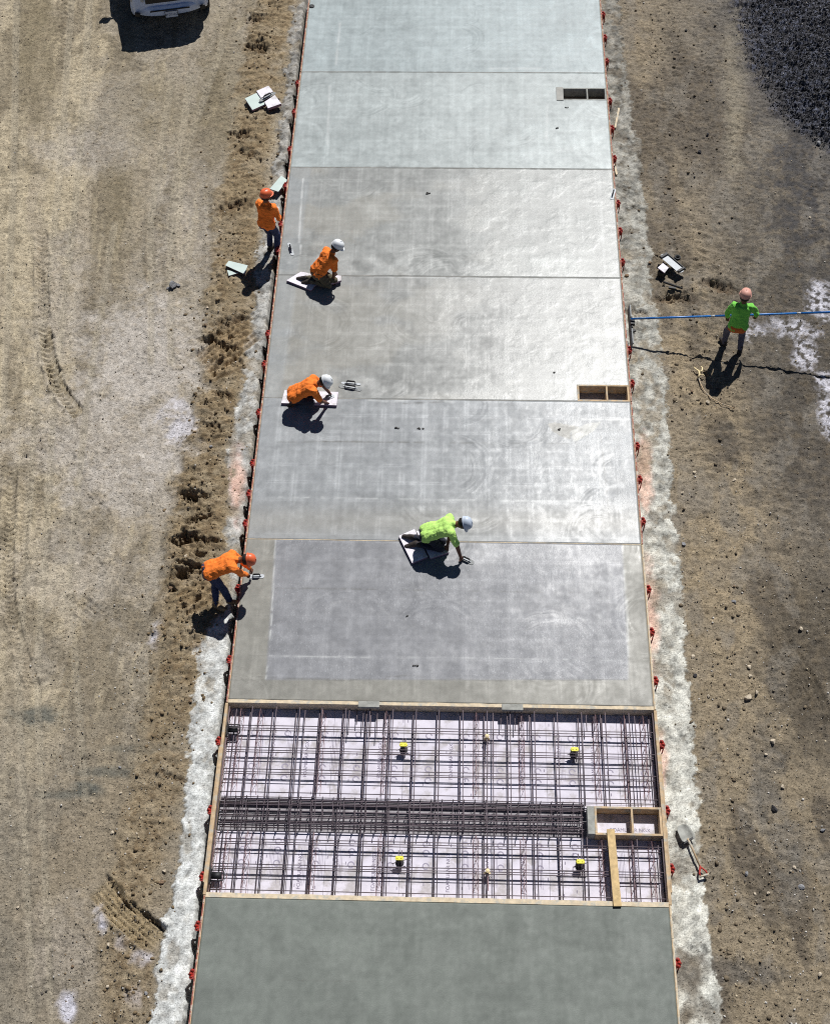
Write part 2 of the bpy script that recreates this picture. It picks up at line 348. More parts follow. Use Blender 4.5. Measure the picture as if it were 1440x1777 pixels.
# right-hand ground
right=(U>=700)
cr=A(108,102,92); C=np.where(right[...,None],cr,C)
C=over(C,A(140,127,105),right*(1-sst(90,210,(U-rb)+wob*1.6+np.interp(V,[0,300,600,1000,1777],[60,60,10,-40,-90])))*np.interp(V,[0,350,600],[.6,.75,.95])*(.6+.5*sst(.4,.6,n2)))
C=over(C,A(128,117,98),right*sst(900,1500,V+wob*2)*(1-sst(300,420,U-rb+wob))*.8)
C=over(C,A(84,78,70),right*sst(.5,.66,fbm((U-V*.35)/70,V/160,71,4))*.75)
C=over(C,A(74,70,64),blob(1400,560,150,330,.6)*right*.8); C=over(C,A(62,62,64),blob(1440,260,110,230,.7)*right*.75)
C=over(C,A(78,72,62),blob(1420,1130,100,190,.6)*right*.7)
C=over(C,A(118,113,104),right*sst(.54,.66,fbm(U/38,V/60,81,4))*.5)
C=over(C,A(138,130,112),blob(1275,150,20,170,.6)*right*.6)
C=over(C,A(88,84,78),blob(1290,1690,90,22,.6)*right*.7)
C=over(C,A(88,86,82),blob(1330,1350,26,90,.6)*right*.6); C=over(C,A(96,94,90),blob(1375,1480,40,70,.6)*right*.6)
for b_ in ((1375,570,36,20,.9),(1420,530,22,36,.9),(1335,560,20,14,.5),(1395,610,20,30,.8),(1436,660,20,16,.9),(1436,720,14,36,.9),(1300,575,16,20,.6)):
    C=over(C,A(192,192,200),blob(*b_[:4],.7,2.0)*b_[4]*sst(.42,.6,n3+ .15*nf))
# white-ish slurry strips beside the slab
sl_=sst(-2,2.5,(U-lb)+ (n2-.5)*26+(n3-.5)*16+(nf-.5)*9)*(U<720)
sr_=sst(-2,2.5,(rb-U)+ (n2-.5)*22+(n3-.5)*14+(nf-.5)*9)*(U>=720)
lc=np.interp(V,[0,500,900,1100,1300],[0,.3,.5,.85,1.0])[...,None]
lcol=A(158,156,150)*(1-lc)+A(198,201,198)*lc
rc=np.interp(V,[0,350,800,1250,1777],[0,.35,.75,1,1.0])[...,None]
rcol=A(140,138,130)*(1-rc)+A(194,194,184)*rc
mot=sst(.44,.62,fbm(X*6,Y*6,91,4))*.55+sst(.54,.62,fbm(X*9,Y*9,93,5,.7))*.45*sst(.42,.6,n2+.12); mot=mot*1.25+.5*sst(.60,.68,fbm(X*4,Y*5,98,5,.7))-.35*sst(.55,.68,fbm(X*5,Y*8,95,4))
scol=np.where((U<720)[...,None],lcol,rcol); scol=scol*(np.interp(V,[0,500,1000,1400],[.76,.84,.90,.96])[...,None])*(1-.66*mot[...,None]*(1-.45*np.where(U<720,lc[...,0],rc[...,0]*.7))[...,None])
pink=blob(410,840,16,70,.6)+blob(1124,1080,20,90,.6)+blob(1118,820,14,70,.5)+blob(1146,1330,14,50,.5)
scol=scol*(1-pink[...,None]*.55)+A(214,168,146)*pink[...,None]*.55
sm=np.clip(sl_+sr_,0,1); dirt=blob(402,890,30,12,.6)+blob(395,970,40,26,.6)+blob(404,770,8,60,.5)*.6+blob(1190,950,24,12,.6)+blob(1196,1690,34,34,.6)+blob(1190,1765,16,20,.6)
sm=sm*(1-np.clip(dirt,0,1)*.85)*(1-.55*sst(.56,.66,fbm(X*2.6,Y*2.0,99,4,.6)))
C=C*(1-sm[...,None])+scol*sm[...,None]
edge=np.clip(sl_*(1-sl_)+sr_*(1-sr_),0,.25)*4
C=C*(1-edge[...,None]*.22)
Z=Z*(1-sm)+(GZ+.035+(n3-.5)*.007+(n2-.5)*.01)*sm
# berm of shovelled soil on the left
bu=(U-bc+ (n2-.5)*30)/bw; bm_=np.clip(1-bu*bu,0,1)*(1-sm*.8)*(U<700)*(.45+.55*sst(.34,.5,fbm(X*1.6,Y*1.9,97,3)))
BR=A(130,115,90)
C=over(C,BR,sst(-.12,.7,bm_+(n3-.5)*.5)*np.interp(V,[0,1100,1300,1777],[.95,.95,.75,.6]))
C=over(C,A(98,82,60),sst(.3,.8,bm_)*sst(.52,.66,n3)*.6); C=over(C,A(150,138,116),sst(.2,.7,bm_)*sst(.55,.7,n2)*.5)
lump=ridge(X*3.2+Y*1.4+n3,Y*6.5-X*1.5,101,4); lump2=fbm(X*7,Y*13,111,3)
Z=Z+bm_*bamp*(1.0+1.5*(lump-.45))+bm_*bamp*.9*(lump2-.5)+bm_*(n3-.5)*.05
# shallow disturbance of the ground right of the slab
rr=right*(1-sm); dz=np.clip(1-((U-rb-90)/110)**2,0,1)*rr
Z=Z+dz*(ridge(X*3.3,Y*4.4,121,3)-.5)*np.interp(V,[0,300,450,800,1100,1777],[.05,.07,.12,.07,.04,.03])
Z=Z+rr*(ridge(X*5,Y*6,131,3)-.5)*.035+rr*(ridge(X*9+Y*4,Y*15-X*3,133,3)-.45)*.055*sst(.38,.62,fbm(X*1.3,Y*1.1,135,3))
# explicit pits and ridges (dark gouges)
for u,v,ru,rv,d in ((338,868,26,9,.20),(330,943,32,9,.22),(322,998,26,11,.20),(296,1023,8,6,.1),(405,560,30,10,.10),(400,365,30,8,.08),(445,35,20,8,.10),(450,85,24,9,.14),(380,600,34,5,.12),(1165,520,34,9,.10),(1250,500,30,12,.08),(345,905,26,5,.10),(300,1350,30,6,.05),(415,235,22,6,.10),(430,270,22,6,.08),(385,690,16,6,.12),(372,745,18,6,.10),(1105,545,30,10,.06)):
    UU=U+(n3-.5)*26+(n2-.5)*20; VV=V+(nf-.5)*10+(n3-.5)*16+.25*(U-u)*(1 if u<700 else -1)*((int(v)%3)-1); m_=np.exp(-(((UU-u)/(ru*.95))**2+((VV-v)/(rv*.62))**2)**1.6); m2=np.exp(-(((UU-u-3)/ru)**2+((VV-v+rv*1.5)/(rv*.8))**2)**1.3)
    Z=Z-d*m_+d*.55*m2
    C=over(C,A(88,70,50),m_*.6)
# tyre tracks
def track(pts,w_,depth,pitch,mode,strength=1.0,tone=None,ribs=4):
    global Z,C
    d,S,L=segd(U,V,pts); tot=S.max(); ins=sst(w_*.5,w_*.5-3,d)*sst(0,12,S)*sst(0,12,tot-S)*strength*(.5+.9*n2)
    if mode=='lug': pat=np.sin(2*math.pi*(S+np.abs(L)*.7)/pitch)
    else: pat=np.sin(2*math.pi*(L+1.6*np.abs(np.mod(S/pitch,1)*2-1))/(w_/ribs))
    rim=np.exp(-((d-w_*.5-2)/3.0)**2)*strength*sst(6,16,S)*sst(6,16,tot-S)*sst(.35,.6,n3)*1.3
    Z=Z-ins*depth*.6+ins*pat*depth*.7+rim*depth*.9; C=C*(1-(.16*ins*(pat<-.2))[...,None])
    if tone is not None: C=over(C,tone,ins*.45)
track([(72,395),(74,470),(76,560)],22,.03,7,'lug',1.0)
track([(76,560),(84,620),(100,670),(140,725)],26,.045,9,'lug',1.1,A(150,138,112))
track([(20,800),(14,930),(16,1040),(34,1120),(62,1200)],24,.035,9,'lug',.9)
track([(48,800),(40,930),(34,1030)],18,.03,8,'lug',.7)
track([(95,80),(112,30),(118,-40)],18,.03,8,'lug',.7)
track([(110,780),(150,860),(190,905)],26,.02,9,'rib',.7)
track([(130,1040),(175,1075)],34,.03,9,'rib',.8)
for rp_ in ([(30,-60),(24,300),(4,760)],[(128,-60),(104,300),(62,690),(32,1180),(58,1780)],[(160,-60),(136,300),(94,690),(64,1180),(90,1780)],[(300,120),(262,380),(262,640)],[(332,120),(296,380),(296,640)],[(200,380),(150,700),(120,1000),(150,1400)],[(392,60),(330,240),(300,420)]):
    track(rp_,15,.012,9,'rib',.9,A(158,150,132),3)
track([(60,700),(66,860),(80,960)],20,.02,8,'lug',.6)
track([(438,568),(395,605),(352,640)],56,.06,9,'rib',1.1,A(144,124,94),6)
track([(425,625),(360,655)],30,.05,9,'rib',1.0,A(144,124,94),3)
track([(360,985),(300,978)],40,.05,9,'rib',1.0,None,4)
track([(385,1015),(310,1062)],46,.05,9,'rib',.9,A(144,124,94),4)
track([(172,1535),(215,1585),(278,1640)],56,.042,8,'rib',.95,A(158,140,106),6)
track([(410,60),(360,150),(330,260)],24,.02,8,'lug',.5)
track([(1345,1090),(1400,1180),(1440,1260)],30,.03,9,'rib',.7)
track([(1400,190),(1440,250)],30,.03,9,'rib',.9)
m_=segd(U,V,[(186,1525),(222,1575),(286,1613)])[0]; Z=Z-np.exp(-(m_/2.6)**2)*.05
m_=segd(U,V,[(190,1517),(228,1565),(292,1606)])[0]; Z=Z+np.exp(-(m_/5)**2)*.06
# black crushed gravel heap, top right
gb=np.interp(V,[-400,0,100,200,240,300,420],[1230,1272,1292,1345,1400,1480,1800])
gm=sst(-14,40,(U-gb)+(n2-.5)*60+(n3-.5)*34)
Z=Z+gm*(.04+sst(0,240,U-gb)*.75)+gm*(ridge(X*4+Y*3,Y*5,141,3)-.5)*.12+gm*(nf-.5)*.07
C=over(C,A(84,82,80),sst(-90,30,(U-gb)+(n1-.5)*120+(n2-.5)*60)*.6); C=over(C,A(60,60,66,.75),gm*(.7+.3*n3)); C=over(C,A(94,98,112,.8),gm*sst(.52,.62,fbm(X*16,Y*16,151,2))*.8)
gr_=.25+.75*sst(.4,.65,n2); grit=gr_*(1-sm*.85)*np.where(U<700,np.interp(V,[0,1000,1400],[.35,.7,1]),1.0)
# fine crumb relief, sunk under the slab
Z=Z+(nf-.5)*.016*(1-sm)+sst(.60,.75,nf)*sst(.5,.7,n2)*.02*(1-sm)
Z=Z-.32*sst(.15,.05,-3.665-X+(n3-.5)*.06)*(X<-3.0)*(X>-4.2); under=(np.abs(X)<3.655)&(Y>-3*D)&(Y<8*D); Z=np.where(under,-.95,Z)  # gully along the left form, added to hold a dark band of shade
far=sst(21,60,np.abs(Y))+sst(13,60,np.abs(X)); C=C*(1-.0*far[...,None])
C=C*((1.28+.42*nf)*np.where(X<0,1.0,1.02))[...,None]*np.array([1.0,.99,1.0]); C=np.minimum(C,.72)
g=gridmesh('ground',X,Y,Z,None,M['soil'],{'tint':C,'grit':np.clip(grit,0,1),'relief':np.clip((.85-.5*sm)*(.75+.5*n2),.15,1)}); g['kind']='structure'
def gh(x,y):
    i=int(np.clip(np.searchsorted(gx,x)-1,0,len(gx)-2)); j=int(np.clip(np.searchsorted(gy,y)-1,0,len(gy)-2))
    return float(max(Z[j,i],Z[j+1,i],Z[j,i+1],Z[j+1,i+1]))
def PG(x,y,dz=0):                      # a point on the real ground surface
    p=P(x,y,GZ)
    for _ in range(3):
        z=gh(p.x,p.y); p=P(x,y,z+dz)
    return p
#@@STONES
# ------------------------------------------------------------ scattered stones
ico_v=[];t_=(1+5**.5)/2
for a,b in ((1,t_),(-1,t_),(1,-t_),(-1,-t_)): ico_v+= [(0,a,b),(a,b,0),(b,0,a)]
_b=bmesh.new(); bmesh.ops.create_icosphere(_b,subdivisions=1,radius=1); IV=np.array([v.co[:] for v in _b.verts]); IF=np.array([[v.index for v in f.verts] for f in _b.faces]); _b.free()
def scatter(name,pts,sizes,cols,label,cat,seed=1,flat=.65):
    rs=np.random.RandomState(seed); n=len(pts); nv=len(IV)
    pts=np.array(pts); s=np.array(sizes)
    dirs=rs.normal(size=(n,nv,1))*.16+1; sc=rs.uniform(.65,1.25,(n,1,3))*np.array([1,1,flat]); ang=rs.uniform(0,6.28,n)
    v=IV[None]*dirs*sc*s[:,None,None]; c,si=np.cos(ang)[:,None],np.sin(ang)[:,None]
    v=np.stack([v[...,0]*c-v[...,1]*si,v[...,0]*si+v[...,1]*c,v[...,2]],-1)+pts[:,None]
    f=(IF[None]+(np.arange(n)*nv)[:,None,None]).reshape(-1,3); vv=v.reshape(-1,3)
    me=bpy.data.meshes.new(name); me.vertices.add(len(vv)); me.vertices.foreach_set('co',vv.astype(np.float32).ravel())
    me.loops.add(f.size); me.loops.foreach_set('vertex_index',f.ravel().astype(np.int32)); me.polygons.add(len(f)); me.polygons.foreach_set('loop_start',np.arange(0,f.size,3,dtype=np.int32)); me.update(calc_edges=True)
    a=me.attributes.new('tint','FLOAT_COLOR','POINT'); cc=np.repeat(np.array(cols),nv,0); a.data.foreach_set('color',np.concatenate([cc,np.ones((len(cc),1))],1).astype(np.float32).ravel())
    me.materials.append(M['pebble']); o=bpy.data.objects.new(name,me); COL.objects.link(o); tag(o,label,cat,kind='stuff'); return o
rs=np.random.RandomState(5)
def jl(a,b,v): return float(np.interp(v,a,b))
pts=[];sz=[];cl=[]
pal=[A(190,176,150),A(150,138,118),A(120,110,96),A(92,86,80),A(205,200,192),A(140,120,94)]
gi=Z
def samp(n,f):
    k=0
    while k<n:
        u=rs.uniform(-20,1460); v=rs.uniform(-20,1800)
        w_=f(u,v)
        if rs.rand()>w_: continue
        k+=1; yield u,v
LBV=[0,500,900,1100,1400,1777]; LBU=[500,440,400,360,320,262]; RBU=[1085,1135,1175,1190,1215,1256]
def dens(u,v):
    l=jl(LBV,LBU,v); r=jl(LBV,RBU,v)
    if u<l: return .25+.55*(v>1050)*(u>90)+.3*math.exp(-((u-l+60)/50)**2)
    if u>r: return .35+.5*(v>900)+.3*math.exp(-((u-1370)/60)**2)*(v>1200)
    return .03 if (u<l+60 or u>r-60) else 0
for u,v in samp(9000,dens):
    p=P(u,v,GZ)
    if abs(p.x)<3.80: continue
    s_=.005+.016*rs.rand()**3.5; z=gh(p.x,p.y); pts.append((p.x,p.y,z+s_*.05)); sz.append(s_); cl.append(pal[rs.randint(6)]*(.8+.4*rs.rand()))
scatter('pebbles',pts,sz,cl,'small pale and brown pebbles scattered over the dirt','pebbles',3)
pts=[];sz=[];cl=[]
for u,v in samp(3600,lambda u,v: (math.exp(-((u-jl(LBV,[478,402,345,320,265,215],v))/48)**2)*(1 if v<1250 else .45)) if u<700 else .5*math.exp(-((u-jl(LBV,RBU,v)-60)/70)**2)*(1 if v<700 else .5)):
    p=P(u,v,GZ)
    if abs(p.x)<3.8: continue
    s_=.006+.036*rs.rand()**5; z=gh(p.x,p.y); pts.append((p.x,p.y,z+s_*.1)); sz.append(s_); cl.append((A(128,110,84) if u<700 else A(120,107,88))*(.75+.45*rs.rand()))
scatter('soil_clods',pts,sz,cl,'crumbly brown clods of dug soil beside the slab strips','soil clods',4)
pts=[];sz=[];cl=[]
for i in range(52000):
    u=rs.uniform(1260,1520); v=rs.uniform(-60,330); e=jl([-400,0,100,200,240,300,420],[1230,1272,1292,1345,1400,1480,1800],v)
    if u<e+abs(rs.normal())*38-8: continue
    p=P(u,v,GZ); s_=.006+.020*rs.rand()**3; z=gh(p.x,p.y)-s_*.25; pts.append((p.x,p.y,z)); sz.append(s_); k=rs.rand(); gk=.55+.9*float(vn(np.array([p.x*1.1]),np.array([p.y*2.2]),333)[0]); cl.append(A(50,50,53)*(.6+.8*k)*gk if rs.rand()<.72 else A(114,115,122)*(.6+.6*k)*gk)
scatter('crushed_gravel',pts,sz,cl,'heap of black crushed stone at the top right','gravel',6,.8)
def boulder(name,loc,r,m,seed,flat=.7,sub=3):
    b=bmesh.new(); bmesh.ops.create_icosphere(b,subdivisions=sub,radius=1); rr=random.Random(seed)
    cuts=[(Vector((rr.gauss(0,1),rr.gauss(0,1),rr.gauss(0,1))).normalized(),rr.uniform(.5,.88)) for _ in range(14)]
    ax=(rr.uniform(.8,1.25),rr.uniform(.75,1.1),flat)
    for v in b.verts:
        c=v.co.copy()
        for n_,d_ in cuts:
            e=c.dot(n_)-d_
            if e>0: c-=n_*e
        c=Vector((c.x*ax[0],c.y*ax[1],c.z*ax[2]))*(1+rr.uniform(-.03,.03)); v.co=c*r
    me=bpy.data.meshes.new(name); b.to_mesh(me); b.free(); me.materials.append(m)
    o=bpy.data.objects.new(name,me); COL.objects.link(o); o.location=loc; o.rotation_euler=(0,0,rr.uniform(0,6)); return o
#@@STONELIST
STN=[(366,775,8,'grey','rounded grey stone on the brown berm left of the slab, below the tread imprint'),
(388,825,6,'brown','small brown stone at the right foot of the brown berm'),(322,965,6,'pale','white angular chip between the two dark gouges in the berm'),
(296,1020,7,'brown','brown stone left of the bent man at the edge of the berm'),(381,399,5,'pale','pale stone on the berm left of the standing man in orange'),
(385,443,5,'pale','pale stone on the berm just above the white board scrap'),(360,508,5,'pale','upper of two pale stones beside the berm, right of the grey rubble lump'),
(360,533,5,'pale','lower of two pale stones beside the berm, right of the grey rubble lump'),(357,563,6,'brown','brown stone at the upper end of the tread imprint on the berm'),
(300,449,4,'brown','small tan stone on the dirt above the grey rubble lump'),(330,1217,7,'brown','brown stone where the berm meets the white strip beside the bay'),
(208,1332,5,'grey','grey stone on the dark soil streak left of the berm'),(210,1377,6,'pale','pale stone left of the bay on a crumbly dirt patch'),
(195,1445,6,'pale','white stone, left one of a pair on the dirt left of the bay'),(237,1447,5,'pale','white stone, right one of a pair on the dirt left of the bay'),
(285,1512,7,'pale','upper of two pale stones just above the big tread imprint'),(280,1532,8,'brown','lower of two stones just above the big tread imprint'),
(188,1640,7,'pale','pale stone below the white powder streak at bottom left'),(126,1678,6,'brown','pinkish brown stone alone on grey dirt at bottom left'),
(187,1712,6,'pale','pale stone on brown dirt near the bottom left corner'),(253,1725,6,'grey','grey stone against the white strip at bottom left'),
(31,1575,4,'pale','tiny white stone on grey dirt at the left edge of the picture'),(228,1279,5,'pale','white stone on the dirt level with the top of the open bay'),
(1201,679,7,'brown','brown stone left of the shadow of the man with the pole'),(1228,697,7,'pale','pale round stone just below the fallen rake handle'),
(1252,588,6,'grey','grey stone by the left boot of the man with the pole'),(1205,819,7,'pale','pale wedge-shaped stone on tan dirt, alone above the dark hollow'),
(1184,855,7,'pale','pale stone with a dark flank beside the right white strip'),(1274,833,6,'pale','pale stone in a loose cluster right of the slab'),
(1262,823,4,'dark','small dark stone in a loose cluster right of the slab'),(1186,944,7,'grey','flat grey stone on the dark patch cutting the right white strip'),
(1274,1018,5,'brown','small tan stone above the grey rock at the right'),(1273,1044,9,'grey','grey rock with a hard shadow on bare dirt at the right'),
(1300,1158,9,'pale','pale stone above the two largest white stones at the right'),(1302,1173,6,'pale','small sandy stone just below the pale stone at the right'),
(1298,1210,12,'pale','largest white stone on the tan dirt right of the slab'),(1313,1202,8,'pale','white stone touching the largest white stone at the right'),
(1202,1139,7,'pale','flat pale stone beside the right white strip, near the slab end'),(1229,1208,6,'pale','pale oval stone between the white strip and the largest white stone'),
(1206,1172,6,'dark','small dark stone beside the right white strip'),(1389,1091,7,'pale','white stone alone on the grey dirt near the right edge'),
(1341,1287,9,'pale','white stone at the top of the stony streak right of the bay'),(1329,1310,6,'pale','small white stone left in the stony streak right of the bay'),
(1345,1342,6,'pale','white stone in the middle of the stony streak right of the bay'),(1358,1366,8,'pale','white stone with black underside low in the stony streak'),
(1343,1404,12,'dark','black lump of soil ending the stony streak right of the bay'),(1333,1550,5,'pale','right one of two small stones on the dirt below the shovel'),
(1310,1552,5,'pale','left one of two small stones on the dirt below the shovel'),(1378,1506,7,'pale','larger white stone of a pair near the bottom right'),
(1372,1512,5,'pale','smaller white stone of a pair near the bottom right'),(1390,1539,8,'grey','grey stone below the pair of white stones near the bottom right'),
(1428,1441,8,'grey','grey stone at the right edge of the picture level with the shovel'),(1423,1691,7,'pale','pale stone at the right edge near the bottom corner'),
(1295,1517,7,'grey','flat grey stone half sunk in dirt right of the shovel handle'),(1228,232,7,'dark','black stone on the dirt level with the block-out near the top'),
(1214,263,8,'dark','black lump right of the slab, just below another black stone'),(1190,52,7,'dark','black stone near the top of the dirt right of the slab'),
(1421,248,10,'grey','grey block of stone just below the black gravel heap'),(1405,377,5,'pale','small bright white stone on dark dirt near the right edge'),
(1128,455,7,'brown','brown block at the edge of the white strip left of the pile of tools'),(1088,478,8,'brown','tan stone lying against the right form by a red bracket'),
(1233,140,5,'grey','grey stone on dark dirt right of the slab near the top'),(1205,306,4,'dark','tiny black stone right of the slab below the two black lumps')]
for i,(u,v,s,k,l) in enumerate(STN):
    r=s*.0062*(1+.0001*(900-v)); p=PG(u,v,r*.25); tag(boulder('stone',p,r,M['rock'+k],i+1),l,'stone',group='stones lying on the dirt')
#@@RUBBLE
t=thing('rubble_lump','grey lump of hardened concrete rubble alone on the left dirt','concrete lump',PG(300,497,0))
boulder('lump',(0,0,.05),.11,M['rockgrey'],77,.8).parent=t; boulder('lump',(.1,.03,.02),.06,M['rockgrey'],78,.8).parent=t; boulder('lump',(-.09,-.05,.01),.045,M['rockgrey'],79,.8).parent=t
#@@SLAB
# ------------------------------------------------------------ concrete slab panels
PN=['bottom greenish slab panel below the open rebar bay','slab panel with inset border lines just above the open rebar bay','second slab panel above the bay, with a printed grid of lines','third slab panel above the bay, with a block-out at its lower right','fourth slab panel above the bay, orange worker kneeling at its lower left','fifth slab panel above the bay, with trowel sweeps and block-out at right','topmost slab panel, running out of the top of the picture']
PB=[(112,118,111),(140,138,130),(150,153,155),(146,147,144),(147,149,146),(162,170,169),(156,167,168)]
HOLES={2:(1002,668,1092,696),4:(975,152,1056,173)}
def holexy(k):
    u0,v0,u1,v1=HOLES[k]; a=P(u0,v1,0); b=P(u1,v0,0); return a.x,a.y,3.62,b.y
def lines(U,V,L,col,C,X,Y,h=None):
    for (pts,w_,s,tone) in L:
        d,S,_=segd(U,V,pts); wb=(vn(S/14+7,S*0+3,5)-.5)*2.2+(vn(S/60,S*0,6)-.5)*3
        m=np.exp(-((d+wb*.6)/w_)**2)*s*sst(.25,.7,vn(S/9,S*0,9)+.5*vn(S/40,S*0,19)-.2); C=C*(1-m[...,None])+np.array(tone)*m[...,None]
    return C
LT=A(206,208,206); DK=A(92,90,84)
LINES=[([(478,936),(473,1040),(467,1140),(461,1178)],1.2,.7,LT),([(468,1139),(780,1142),(1082,1146)],1.0,.5,LT),([(448,1175),(600,1181),(700,1173),(900,1184),(1060,1180)],1.0,.6,DK),
([(478,1020),(800,1025),(1040,1030)],1.1,.5,DK),([(1083,990),(1088,1060),(1090,1145)],1.4,.6,LT),([(395,1180),(448,1180)],1.2,.4,DK),
([(1037,765),(1043,860),(1045,880)],1.6,.8,LT),([(1045,870),(900,869),(700,866),(470,862)],1.2,.6,LT),([(1040,735),(1052,850),(1060,925)],1.2,.5,DK),([(1010,727),(1092,728)],1.8,.8,LT),
([(560,766),(780,768),(1000,770)],1.1,.6,DK),([(640,694),(680,697),(730,690),(790,698)],1.8,.5,LT),([(700,700),(770,697)],1.3,.6,DK),([(480,767),(640,766)],1.0,.4,DK),
([(526,310),(522,360),(519,420)],1.3,.9,LT),([(522,425),(521,440)],1.5,.9,LT),([(650,480),(900,482),(1076,485)],1.3,.5,LT),
([(560,480),(700,478),(1000,484)],1.0,.5,DK),([(700,290),(900,292),(1066,295)],1.2,.6,DK),([(520,291),(700,288),(712,292)],1.0,.5,DK),([(520,125),(700,124),(1055,126)],1.2,.55,DK),([(850,118),(940,118)],2,.3,LT),
([(590,40),(583,110)],2.2,.45,LT),([(572,150),(568,250)],2.0,.4,LT),([(950,180),(948,240)],2.0,.4,LT),([(965,300),(962,345)],1.5,.5,LT),([(1040,300),(1050,480)],1.6,.35,LT),
([(470,1700),(640,1704),(900,1708)],.9,.3,DK),([(960,740),(1000,770)],1.3,.6,DK),([(958,738),(1010,745),(990,756)],1.3,.6,DK)]
for k in range(-1,6):
    y0=k*D+.008 if k not in(0,) else .066; y1=(k+1)*D-.008
    if k==-1: y0=-2*D+.02; y1=-D-.045
    hx=holexy(k) if k in HOLES else None
    xs=np.arange(-3.62,3.621,.0241); ys=np.linspace(y0,y1,int((y1-y0)/.0242)+1)
    if hx:
        for q in (hx[0],): xs[np.argmin(abs(xs-q))]=q
        for q in (hx[1],hx[3]): ys[np.argmin(abs(ys-q))]=q
    xs[-1]=3.62
    X2,Y2=np.meshgrid(xs,ys); U2,V2=proj(X2,Y2,0*X2)
    a1=fbm(X2*.8,Y2*1.3,201+k*0,4); a2=fbm(X2*4,Y2*4,211,4); a3=fbm(X2*14,Y2*14,221,3)
    hb=fbm(X2*.9,Y2*7,231+k,4); vb=fbm(X2*8,Y2*.5,241+k,4)
    Ct=np.zeros(X2.shape+(3,))+A(*PB[k+1])
    a4=fbm(X2*18,Y2*4.5,291,4,.65); a5=fbm(X2*5,Y2*22,293,4,.65)
    Ct=Ct*(1+((a1-.5)*.26+(hb-.5)*.08+(vb-.5)*.12+(a2-.5)*.14+(a4-.5)*.11*(k>=0)+(a5-.5)*.05+(a3-.5)*.20)[...,None])
    if k>=0:                     # overlapping hand-trowel arcs
        ra=np.random.RandomState(300+k); arc=np.zeros(X2.shape); aw=np.zeros(X2.shape)
        for q in range(16):
            cx_=ra.uniform(-3.5,3.5) if q>5 else ra.choice([-3.6,3.6])+ra.uniform(-.3,.3); cy_=y0+ra.uniform(-.2,3.5); r0_=ra.uniform(.35,.85); wdt=ra.uniform(.10,.28)
            rr_=np.hypot(X2-cx_,(Y2-cy_)*1.1)+(a2-.5)*.10; th_=np.arctan2(Y2-cy_,X2-cx_); t0=ra.uniform(-3.1,3.1); dth=np.abs(np.mod(th_-t0+math.pi,2*math.pi)-math.pi)
            mk=sst(wdt,wdt*.7,np.abs(rr_-r0_))*sst(1.3,.9,dth); arc=arc*(1-mk)+mk*(vn(rr_*42,th_*1.2,400+q)-.5+ra.uniform(-.25,.25)); aw=np.maximum(aw,mk*sst(wdt*.45,wdt*.7,np.abs(rr_-r0_)))
        Ct=Ct*(1+(.20*arc+.09*aw*(a3-.3))[...,None])
    else: arc=0*X2
    wet=np.full(X2.shape,.25); rg=np.zeros(X2.shape)
    # ghost of the bar grid
    gxp=np.abs(np.mod(X2/.4064+.5,1)-.5)*.4064; gyp=np.abs(np.mod((Y2-k*D)/.405+.25,1)-.5)*.405
    gst={-1:.0,0:.55,1:.9,2:.8,3:.8,4:.5,5:.5}[k]
    gl=1.15*(np.exp(-((gxp-.03)/.022)**2)*sst(.35,.6,a2)+np.exp(-((gyp-.02)/.02)**2)*sst(.35,.6,fbm(X2*3,Y2*5,251,3)))*gst
    gd=(np.exp(-((gxp-.10)/.05)**2)+np.exp(-((gyp-.10)/.05)**2)*.7)*gst
    if k>=0:
        brd=sst(.15,.3,np.minimum(3.62-np.abs(X2),(Y2-y0)*2)); dl=(np.exp(-(gxp/.014)**2)*sst(.4,.6,fbm(X2*2,Y2*6,253,3))+np.exp(-(gyp/.014)**2)*sst(.4,.6,fbm(X2*6,Y2*2,254,3)))*brd; Ct=Ct*(1-(.13*dl*(k<4))[...,None])
        Ct=Ct*(1+(.16*gl-.07*gd)*brd)[...,None]; wet+=.12*gl*brd
    if k>=0:
        cxn=np.floor(X2/.4064+.5); cyn=np.floor((Y2-k*D)/.405+.25); fx_=np.mod(X2/.4064+.5,1)-.5; fy_=np.mod((Y2-k*D)/.405+.25,1)-.5
        cell=(_h(cxn,cyn+k*10,77)-.5)*.07+fx_*.06*_h(cxn,cyn+k*10,78)-fy_*.05*_h(cxn,cyn+k*10,79); Ct=Ct*(1+(cell*gst*brd)[...,None]); wet+=cell*gst*brd*1.2
    if k==-1:
        Ct=Ct*(1+(fbm(X2*1.2,Y2*16,261,3)-.5)[...,None]*.14); wet+=.12; rg+=.0
    if k==0:
        ins=sst(-3,3,U2-np.interp(V2,[936,1180],[478,461]))*sst(-3,3,np.interp(V2,[936,1146],[1079,1090])-U2)*sst(-2,2,1180-V2)
        o=1-ins; Ct=Ct*(1-ins[...,None])+A(129,130,134)*ins[...,None]*(1+(a2-.5)*.24+(vb-.5)*.16+(a5-.5)*.22+(a3-.5)*.2+.12*gl*brd-.05*gd*brd)[...,None]
        Ct=Ct*(1+.06+.12*sst(560,1040,U2)[...,None]); wet+=.35*sst(600,1060,U2); st_=sst(448,452,U2)*ins; rg+=ins*(.30+.5*sst(.42,.62,a1+ .3*(a2-.5)))*np.interp(U2,[450,1000],[.6,1.0]); wet+=ins*.16  # colour lightened to the right as painted sun sheen
        ot=blob
        top=np.exp(-((V2-960)/32)**2)*sst(760,860,U2); Ct=Ct*(1+.10*top[...,None]); wet+=top*.2
        Ct=Ct*(1+.1*np.exp(-((V2-1010)/34)**2)*ins*0)[...,None]
